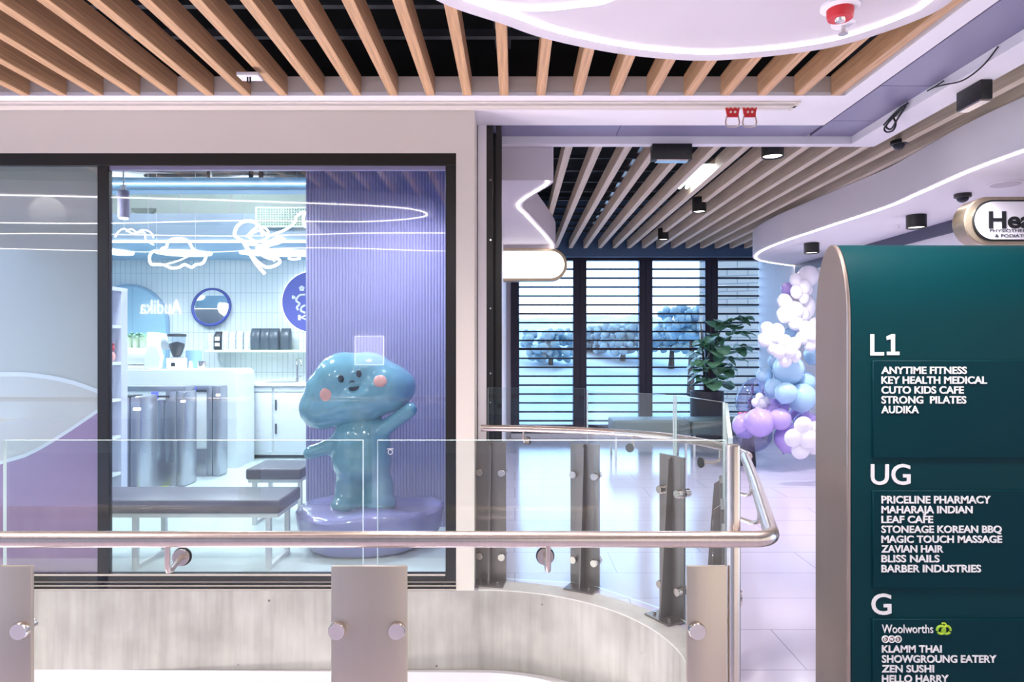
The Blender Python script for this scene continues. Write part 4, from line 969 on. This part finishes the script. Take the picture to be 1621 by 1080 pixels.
# lime shelf, bags
sh = ZZ(554, BY-.2)
t = tag(MB().box(XX(325, BY-.3), XX(500, BY-.3), BY-.32, BY, sh-.03, sh, .004).out('wall_shelf', M_shelfgreen), 'lime-edged white wall shelf holding the coffee bags', 'shelf')
def bag(x, y, w, d, h, m_, label, group, front=None):
    t = thing('coffee_bag', (x, y, sh), label, 'bag', group)
    mb = MB(); nx = [(0, 1), (.5, 1.02), (.8, .9), (.93, .45), (1, .12)]
    R = []
    for s, k in nx:
        ring_ = []
        for i in range(16):
            a = i*2*math.pi/16; ca, sa = math.cos(a), math.sin(a)
            ring_.append(mb.b.verts.new((x+math.copysign(abs(ca)**.45, ca)*w/2*(1-.06*s), y+math.copysign(abs(sa)**.45, sa)*d/2*k, sh+h*s)))
        R.append(ring_)
    for A, B in zip(R, R[1:]):
        for k in range(16): mb.b.faces.new((A[k], A[(k+1) % 16], B[(k+1) % 16], B[k]))
    mb.b.faces.new(R[0][::-1]); mb.b.faces.new(R[-1])
    mb.out('pouch', m_, t)
    if front:
        for z0, z1 in front: MB().box(x-w*.32, x+w*.32, y-d/2*1.03-.002, y-d/2*.9, sh+h*z0, sh+h*z1).out('sticker', M_letter, t)
k = (BY-.2)/F; yb = BY-.17
for i, px_ in enumerate((333, 356.5, 367.5, 379, 391.5)):
    bag(XX(px_, BY-.2), yb, 11*k, .10, (26 if i == 0 else 30)*k, M_fbag, 'white patterned coffee bag on the wall shelf, %s of the white ones from the left' % ordinal(i), 'white coffee bags on the shelf')
bag(XX(345, BY-.2), yb, 11.5*k, .10, 29*k, M_kraft, 'black coffee bag with white stickers among the white bags on the shelf', 'coffee bags on the shelf', [(.2, .38), (.5, .72)])
for i, px_ in enumerate((405, 420, 434, 452)):
    bag(XX(px_, BY-.2), yb, 16*k, .13, 34*k, M_dbag, 'slate grey coffee bag on the wall shelf, %s of the grey ones from the left' % ordinal(i), 'grey coffee bags on the shelf')
# back bench with sink
KY = 8.0; kz = ZZ(607, KY)
kx0, kx1 = XX(372, KY)-.25, XX(500, KY)
t = tag(MB().box(kx0, kx1, KY-.02, BY, kz-.035, kz, .004).out('worktop', M_counter), 'white worktop with a sink along the cafe tile wall', 'worktop')
for i, (a, b) in enumerate(((kx0, XX(432, KY)), (XX(432, KY), kx1))):
    t = thing('base_cabinet', ((a+b)/2, KY+.3, 0), ('left pale base cabinet under the worktop', 'right pale base cabinet under the worktop by the lilac wall')[i], 'cabinet')
    MB().box(a+.002, b-.002, KY+.02, BY-.005, .05, kz-.037).out('body', M_counter, t)
    MB().box(a+.012, b-.012, KY, KY+.02, .08, kz-.11, .003).out('door', M_cab, t); MB().box(a+.012, b-.012, KY, KY+.02, kz-.10, kz-.045, .003).out('drawer', M_cab, t)
    MB().box(a+.03, a+.045, KY-.02, KY, .3, .42).out('hinge', M_dkgrey, t); MB().box(a+.03, a+.045, KY-.02, KY, .58, .70).out('hinge', M_dkgrey, t)
tx = XX(473, 8.3)
t = thing('sink_mixer', (tx, 8.3, kz), 'chrome gooseneck tap at the cafe sink', 'tap')
MB().tube(catmull([(tx-.02, 8.3, kz), (tx-.02, 8.3, kz+.2), (tx-.01, 8.26, kz+.27), (tx+.05, 8.2, kz+.28), (tx+.075, 8.17, kz+.2)], 6), .011, 10).out('spout', M_chrome, t)
m = MB(); m.cyl((tx-.02, 8.3, kz), (tx-.02, 8.3, kz+.05), .02, 12); m.cyl((tx-.02, 8.3, kz+.06), (tx+.05, 8.27, kz+.075), .007, 8); m.out('lever', M_chrome, t)
t = tag(MB().box(tx-.35, tx-.02, 8.12, 8.4, kz-.0, kz+.004).out('sink', M_gate), 'steel sink set in the cafe worktop', 'sink')
# service counter
CY = 7.4; cz_ = ZZ(585, CY); cxr = XX(375, CY)
t = thing('service_counter', (-3.8, CY+.3, 0), 'white service counter with a rounded corner behind the entry gates', 'counter')
pr = [(-5.95, 0), (cxr, 0), (cxr, cz_-.06)]+[(cxr-.06+.06*math.cos(a*math.pi/12), cz_-.06+.06*math.sin(a*math.pi/12)) for a in range(1, 7)]+[(-5.95, cz_)]
MB().prism(pr, CY, CY+.5, 'Y').out('body', M_counter, t, bevel=.008)
MB().box(-5.95, cxr-.15, CY-.012, CY-.001, cz_-.235, cz_-.215).out('shadow_line', M_gate, t)
# coffee machine, grinder etc. on the counter
def on(px_): return XX(px_, CY+.2)
kk = (CY+.2)/F
t = thing('coffee_machine', (on(222), CY+.25, cz_), 'big white espresso machine on the service counter', 'coffee machine')
MB().box(on(178), on(240), CY+.06, CY+.45, cz_+.05, cz_+33*kk, .015).out('body', M_counter, t)
MB().box(on(180), on(240), CY+.02, CY+.45, cz_+.004, cz_+.04, .006).out('drip_tray', M_wmetal, t)
MB().prism([(on(240), cz_+.004), (on(264), cz_+.004), (on(268), cz_+20*kk), (on(262), cz_+36*kk), (on(247), cz_+38*kk), (on(240), cz_+20*kk)], CY+.03, CY+.10, 'Y').out('side_panel', M_counter, t, bevel=.012)
MB().prism([(on(235), cz_+33*kk), (on(258), cz_+30*kk), (on(258), cz_+52*kk), (on(250), cz_+52*kk), (on(250), cz_+56*kk), (on(236), cz_+58*kk)], CY+.15, CY+.4, 'Y').out('cup_rail', M_counter, t, bevel=.01)
m = MB(); m.tube([(on(178), CY+.055, cz_+.13), (on(203), CY+.03, cz_+.14), (on(207), CY+.03, cz_+.12)], .008, 8); m.out('steam_wand', M_chrome, t)
for i, px_ in enumerate((200, 211, 222.5)):
    zc = cz_+33*kk
    t = thing('potted_herb', (on(px_), CY+.25, zc), ('small potted herb on the espresso machine, left one', 'small potted herb on the espresso machine, middle one', 'small potted herb on the espresso machine, right one')[i], 'plant', 'herbs on the machine')
    MB().lathe([(.034, zc), (.042, zc+.13), (.038, zc+.13)], (on(px_), CY+.25, 0), 16).out('pot', M_shelfgreen, t)
    m = MB()
    for j in range(26): a = random.uniform(0, 6.28); leaf(m, Vector((on(px_)+.02*math.cos(a), CY+.25+.02*math.sin(a), zc+.12)), (math.cos(a), math.sin(a), random.uniform(.3, 1.6)), random.uniform(.06, .12), .018, .4)
    m.out('foliage', mat('herb_green', '7fb08c', .5, var=.3, scale=30), t, recalc=False)
gx = on(280); gy = CY+.2
t = thing('coffee_grinder', (gx, gy, cz_), 'white coffee grinder with a smoked hopper on the service counter', 'grinder')
MB().box(gx-12*kk, gx+12*kk, gy-.08, gy+.08, cz_, cz_+17*kk, .012).out('body', M_counter, t)
MB().lathe([(.03, cz_+17*kk), (.05, cz_+22*kk), (.085, cz_+36*kk), (.092, cz_+51*kk), (.088, cz_+51*kk)], (gx, gy, 0), 24, False).out('hopper', M_smoke, t)
MB().lathe([(.028, cz_+17.5*kk), (.046, cz_+22*kk), (.078, cz_+36*kk), (.076, cz_+40*kk), (.01, cz_+43*kk)], (gx, gy, 0), 24).out('beans', M_bean, t)
MB().lathe([(.096, cz_+51*kk), (.1, cz_+52*kk), (.096, cz_+55*kk), (.02, cz_+56*kk)], (gx, gy, 0), 24).out('lid', M_kraft, t)
MB().box(gx-.02, gx+.02, gy-.09, gy-.08, cz_+.03, cz_+.07).out('display', M_kraft, t)
MB().box(gx-.045, gx+.045, gy-.055, gy+.055, cz_+16.8*kk, cz_+19*kk, .004).out('collar', M_gate, t)
t = thing('knock_box', (on(297), CY+.35, cz_), 'blue-grey appliance box behind the coffee grinder', 'appliance')
MB().box(on(285), on(303), CY+.32, CY+.46, cz_, cz_+29*kk, .008).out('casing', M_soffitblue, t); MB().prism([(on(292), cz_), (on(298), cz_), (on(296), cz_+12*kk), (on(293), cz_+12*kk)], CY+.29, CY+.32, 'Y').out('pitcher', M_counter, t)
t = thing('steel_cup', (on(319), CY+.2, cz_), 'steel tumbler on the rounded end of the service counter', 'cup')
MB().lathe([(.040, cz_), (.046, cz_+.085), (.042, cz_+.085), (.038, cz_+.01)], (on(319), CY+.2, 0), 20).out('cup', M_chrome, t); MB().tube([(on(319)+.045, CY+.2, cz_+.07), (on(319)+.062, CY+.2, cz_+.06), (on(319)+.062, CY+.2, cz_+.03), (on(319)+.045, CY+.2, cz_+.02)], .005, 8).out('handle', M_chrome, t)
# entry gates
def gate(Y, x0, x1, xg, label):
    t = thing('entry_gate', (x1, Y, 0), label, 'gate', 'entry gates before the counter')
    return t
def px_box(m, a, b, Y, d, yt, yb, bev=.004): return m.box(XX(a, Y), XX(b, Y), Y, Y+d, max(.006, ZZ(yb, Y)), ZZ(yt, Y), bev)
t = thing('entry_gate', (XX(209, 5.95), 5.95, 0), 'steel entry gate pedestal closest to the window, beside the lilac shelves', 'gate', 'entry gates of the cafe')
px_box(MB(), 180, 205, 5.95, .35, 630, 796).out('cabinet', M_gate, t); px_box(MB(), 205, 222, 5.93, .30, 628, 796, .02).out('pillar', M_gate, t)
px_box(MB(), 211, 221, 5.925, .02, 646, 650, 0).out('lamp', M_signglow, t); px_box(MB(), 180, 214, 5.95, .12, 626, 629, .001).out('reader', M_kraft, t)
Y = 6.45
t = thing('entry_gate', (XX(285, Y), Y, 0), 'middle steel entry gate with a pale swing panel', 'gate', 'entry gates of the cafe')
px_box(MB(), 278, 293, Y-.03, .25, 620, 778, .02).out('pillar', M_gate, t); px_box(MB(), 222, 279, Y, .22, 732, 772).out('cabinet', M_gate, t)
px_box(MB(), 195, 293, Y+.01, .2, 612, 620, .002).out('top_cap', M_gate, t); px_box(MB(), 262, 279, Y, .2, 620, 733).out('side_column', M_gate, t)
px_box(MB(), 223, 247, Y+.05, .03, 634, 718, .004).out('swing_panel', M_wmetal, t); px_box(MB(), 249, 259, Y+.04, .05, 634, 734, .004).out('swing_post', M_gate, t)
px_box(MB(), 249, 267, Y-.012, .02, 626.5, 629.5, .001).out('reader', M_kraft, t); px_box(MB(), 239, 249, Y-.004, .02, 621, 632, .001).out('indicator', M_blueled, t); px_box(MB(), 286, 293, Y-.034, .01, 634, 637, 0).out('lamp', M_signglow, t)
Y = 6.95
t = thing('entry_gate', (XX(340, Y), Y, 0), 'farthest steel entry gate, in front of the rounded counter', 'gate', 'entry gates of the cafe')
px_box(MB(), 336, 348, Y-.03, .2, 611, 760, .015).out('pillar', M_gate, t); px_box(MB(), 293, 327, Y, .03, 622, 712).out('swing_panel', M_wmetal, t); px_box(MB(), 293, 327, Y-.01, .1, 711, 760).out('cabinet', M_gate, t)
px_box(MB(), 270, 348, Y+.01, .16, 611, 620, .002).out('top_cap', M_gate, t); px_box(MB(), 327, 336, Y, .14, 613, 760).out('side_column', M_gate, t)
px_box(MB(), 310, 326, Y-.012, .02, 617.5, 621, .001).out('reader', M_kraft, t); px_box(MB(), 298, 309, Y-.004, .02, 613, 624, .001).out('indicator', M_blueled, t); px_box(MB(), 342, 348, Y-.036, .01, 624, 627, 0).out('lamp', M_signglow, t)
tag(MB().prism([(-3.30, 5.4), (-3.24, 5.4), (-3.30, 7.3), (-3.36, 7.3)], .006, .009).out('floor_tape', M_lime), 'lime green tape stripe on the cafe floor at the gates', 'floor tape')
# lilac shelving: open toward the gates
LX, ly0, ly1 = -3.31, 4.6, 5.74
t = thing('shelf_unit', (LX-.18, (ly0+ly1)/2, .006), 'tall lilac shelf unit behind the window mullion', 'shelf')
zt_ = ZZ(455, 5.7)
m = MB(); m.box(LX-.36, LX, ly1, ly1+.09, .006, zt_); m.box(LX-.36, LX, ly0-.03, ly0, .006, zt_); m.box(LX-.36, LX, ly0, ly1, zt_-.03, zt_); m.out('frame', M_shelflilac, t)
MB().box(LX-.36, LX-.34, ly0, ly1, .006, zt_-.03).out('back', M_lilac2, t)
for y in (515, 573, 631, 690, 748): MB().box(LX-.34, LX-.004, ly0, ly1, ZZ(y, 5.7)-.025, ZZ(y, 5.7)).out('shelf', M_wmetal, t)
zt0 = ZZ(573, 5.7); cx_, cy_ = LX-.06, 5.69
t = thing('toy', (cx_, cy_, zt0), 'small pink toy on the lilac shelf unit', 'toy')
m = MB(); m.ball((cx_, cy_, zt0+.045), .045, (.8, .8, 1)); m.out('body', M_pink, t); m = MB(); m.ball((cx_, cy_, zt0+.115), .032); m.ball((cx_-.02, cy_, zt0+.145), .012); m.ball((cx_+.02, cy_, zt0+.145), .012); m.out('head', M_red, t)
# benches in the cafe
def cafe_bench(x0, x1, ya, yb, label, lx):
    zt_, zs = .425, .345
    t = thing('bench', ((x0+x1)/2, (ya+yb)/2, .006), label, 'bench', 'grey benches in the cafe')
    MB().box(x0, x1, ya, yb, zs, zt_, .014, 3).out('seat', M_upgrey, t)
    MB().box(x0+.015, x1-.015, ya+.015, yb-.015, zs-.025, zs).out('apron', M_wmetal, t)
    for x in lx:
        m = MB(); w = .014
        m.box(x-w, x+w, ya+.02, ya+.05, .006, zs-.02); m.box(x-w, x+w, yb-.05, yb-.02, .006, zs-.02); m.box(x-w, x+w, ya+.05, yb-.05, .006, .032); m.out('leg', M_wmetal, t)
cafe_bench(-2.62, XX(447, 4.05), 4.0, 4.40, 'long grey padded bench with white loop legs just inside the cafe window', (XX(214, 4.03), XX(425, 4.03)))
cafe_bench(XX(395, 5.0), XX(500, 5.0), 5.45, 5.85, 'shorter grey padded bench farther inside, beside the statue plinth', (XX(404, 5.47), XX(470, 5.47))) if False else cafe_bench(XX(395, 5.1), XX(484, 5.1)-.01, 5.02, 5.42, 'shorter grey padded bench farther inside, beside the statue plinth', (XX(402, 5.04), XX(474, 5.04)))
# plinth and statue
SYc = 4.52
def lumpy(r0, pts, seed, n=56):
    m = MB(); c = Vector((XX(580, SYc), SYc+.02, 0)); R = []
    for r, z in pts:
        R.append([m.b.verts.new((c.x+r*(1+.05*math.sin(3*a+seed)+.035*math.sin(7*a+1)+.015*math.sin(13*a+z*20))*math.cos(a)*1.0, c.y+r*(1+.05*math.sin(3*a+seed)+.03*math.sin(5*a))*math.sin(a)*.82, .006+z*(1+.05*math.sin(4*a)))) for a in [i*2*math.pi/n for i in range(n)]])
    for A, B in zip(R, R[1:]):
        for k in range(n): m.b.faces.new((A[k], A[(k+1) % n], B[(k+1) % n], B[k]))
    m.b.faces.new(R[0][::-1]); m.b.faces.new(R[-1]); return m
tag(lumpy(.4, [(.36, 0), (.41, .03), (.44, .09), (.465, .15), (.475, .21), (.475, .245), (.455, .268), (.42, .275), (.2, .278)], .7).out('rock_plinth', M_plinth), 'glossy lilac rock-shaped plinth under the blue statue', 'plinth')
ks = SYc/F
def sp(px_, py_, dy=0): p = P(px_, py_, SYc); return Vector((p.x, SYc+dy, p.z))
t = thing('statue', (XX(578, SYc), SYc, .285), 'glossy pale blue cloud-headed statue waving on the lilac plinth', 'statue')
def remesh(m, name, vox=.012, it=14):
    o = m.out(name, M_blue, t)
    r = o.modifiers.new('remesh', 'REMESH'); r.mode = 'VOXEL'; r.voxel_size = vox; r.use_smooth_shade = True
    s = o.modifiers.new('smooth', 'SMOOTH'); s.iterations = it*3; s.factor = .6
    bpy.context.view_layer.update(); dg = bpy.context.evaluated_depsgraph_get()
    me = bpy.data.meshes.new_from_object(o.evaluated_get(dg)); o.modifiers.clear(); o.data = me
    me.polygons.foreach_set('use_smooth', [True]*len(me.polygons)); return o
m = MB()
def bl(px_, py_, rx, ry, dy=0, depth=None, ang=0): m.ball(sp(px_, py_, dy), ks, (rx, depth or min(rx, ry), ry), Matrix.Rotation(math.radians(ang), 3, 'Y'), 28, 20)
bl(512, 645, 38, 36, -.01, 40); bl(546, 602, 48, 46, 0, 50); bl(608, 614, 49, 42, 0, 52); bl(520, 622, 36, 40, 0, 44, -20); bl(570, 632, 62, 40, 0, 56, -12); bl(540, 640, 50, 36, 0, 48, -18); bl(634, 612, 26, 28, 0, 34); bl(580, 590, 46, 34, 0, 46)
head = remesh(m, 'head')
m = MB(); bl(573, 700, 47, 52, 0, 44); bl(573, 730, 48, 38, 0, 42); bl(553, 775, 23, 40, 0, 25); bl(601, 775, 23, 40, 0, 25); bl(551, 796, 27, 14, -.03, 36); bl(604, 796, 27, 14, -.03, 36)
a0, a1 = sp(540, 700, -.02), sp(493, 716, -.06); m.tube([a0, a1], [15*ks, 11*ks], 16); m.ball(a1, 11*ks); m.ball(sp(497, 714, -.055), 13*ks)
a0, a1 = sp(612, 676, -.06), sp(654, 646, -.10); m.tube([sp(598, 690, 0), a0, a1], [15*ks, 13.5*ks, 13*ks], 16); m.ball(a1, 13*ks); m.ball(a0, 13.5*ks)
body = remesh(m, 'body')
bv = BVHTree.FromPolygons([v.co+WORG[t.name] for v in head.data.vertices], [tuple(p.vertices) for p in head.data.polygons])
def onhead(px_, py_):
    d = (P(px_, py_, SYc)-Vector((0, 0, H))).normalized(); h = bv.ray_cast(Vector((0, 0, H)), d)
    return (h[0], h[1]) if h[0] else (sp(px_, py_, -.2), Vector((0, -1, 0)))
def feature(name, px_, py_, rx, ry, m_, ang=0, th=.014):
    c, n = onhead(px_, py_); rot = n.to_track_quat('-Y', 'Z').to_matrix() @ Matrix.Rotation(math.radians(ang), 3, 'Y')
    MB().ball(c, 1, (rx*ks, th, ry*ks), rot, 20, 12).out(name, m_, t)
feature('eye', 539.8, 599.8, 4.6, 6.2, M_eye, -10); feature('eye', 568, 592, 4.3, 5.8, M_eye, -10)
feature('cheek', 516, 625, 10, 10.2, M_pink); feature('cheek', 601.8, 603.5, 10.2, 9.6, M_pink)
c, n = onhead(557, 605); q = n.to_track_quat('-Y', 'Z').to_matrix()
m = MB(); m.tube([c+q @ Vector((u*ks, -.002, v*ks)) for u, v in ((-4.5, -1), (-2, .8), (1, 1.2), (4, -.2))], [.003, .006, .006, .003], 8); m.out('nose', M_eye, t)
c, n = onhead(560.5, 615); q = n.to_track_quat('-Y', 'Z').to_matrix()
m = MB(); mp_ = [(8*math.cos(a*math.pi/12), -6.5*math.sin(a*math.pi/12)*1.0) for a in range(13)]
mm = [m.b.verts.new(c+q @ Vector((u*ks, -.005, (v+u*.15+2)*ks))) for u, v in mp_]; m2_ = [m.b.verts.new(c+q @ Vector((u*ks, .004, (v+u*.15+2)*ks))) for u, v in mp_]
m.b.faces.new(mm); m.b.faces.new(m2_[::-1])
for i in range(13): m.b.faces.new((mm[i], m2_[i], m2_[(i+1) % 13], mm[(i+1) % 13]))
m.out('mouth', M_eye, t)

# ------------------------------------------------------------------ opposite side of the hall (mirrored in the cafe glass)
struct(MB().box(-22, 1.0, -5.1, -5, 0, 3.3).out('wall_opposite', M_cream))
def rx(px_, Yo): D = 2*(FY+.05)-Yo; return XX(px_, D), D
sgn = thing('lit_letters', (rx(257, -4.98)[0], -4.98, 2.0), 'glowing white shop lettering on the wall opposite the cafe, mirrored in its glass', 'sign')
x_, D = rx(257, -4.98); wd = 65/F*D
m = MB(); lettering(m, 'Audika', 0, wd, 0, 22/F*D, 0, .0, .02)
for v in m.b.verts: v.co = Vector((x_+wd/2-v.co.x, -4.98-v.co.y, ZZ(497, D)+v.co.z)) if False else Vector((x_+wd/2-v.co.x, -4.99-v.co.y, ZZ(497, D)+v.co.z))
m.out('lettering', M_signglow, sgn)
x_, D = rx(586, -4.98); hw = 23/F*D; zc = ZZ(555, D)
sgn = thing('lit_poster', (x_, -4.98, zc-hw), 'square glowing poster on the wall opposite the cafe, mirrored in its glass', 'sign')
MB().box(x_-hw, x_+hw, -4.995, -4.96, zc-hw, zc+hw).out('panel', emis('poster_glow', 'e8e2ff', 1.3), sgn)
m = MB(); e = .012
m.box(x_-hw, x_+hw, -4.965, -4.95, zc+hw-e, zc+hw); m.box(x_-hw, x_+hw, -4.965, -4.95, zc-hw, zc-hw+e); m.box(x_-hw, x_-hw+e, -4.965, -4.95, zc-hw, zc+hw); m.box(x_+hw-e, x_+hw, -4.965, -4.95, zc-hw, zc+hw)
m.out('frame', M_signglow, sgn)
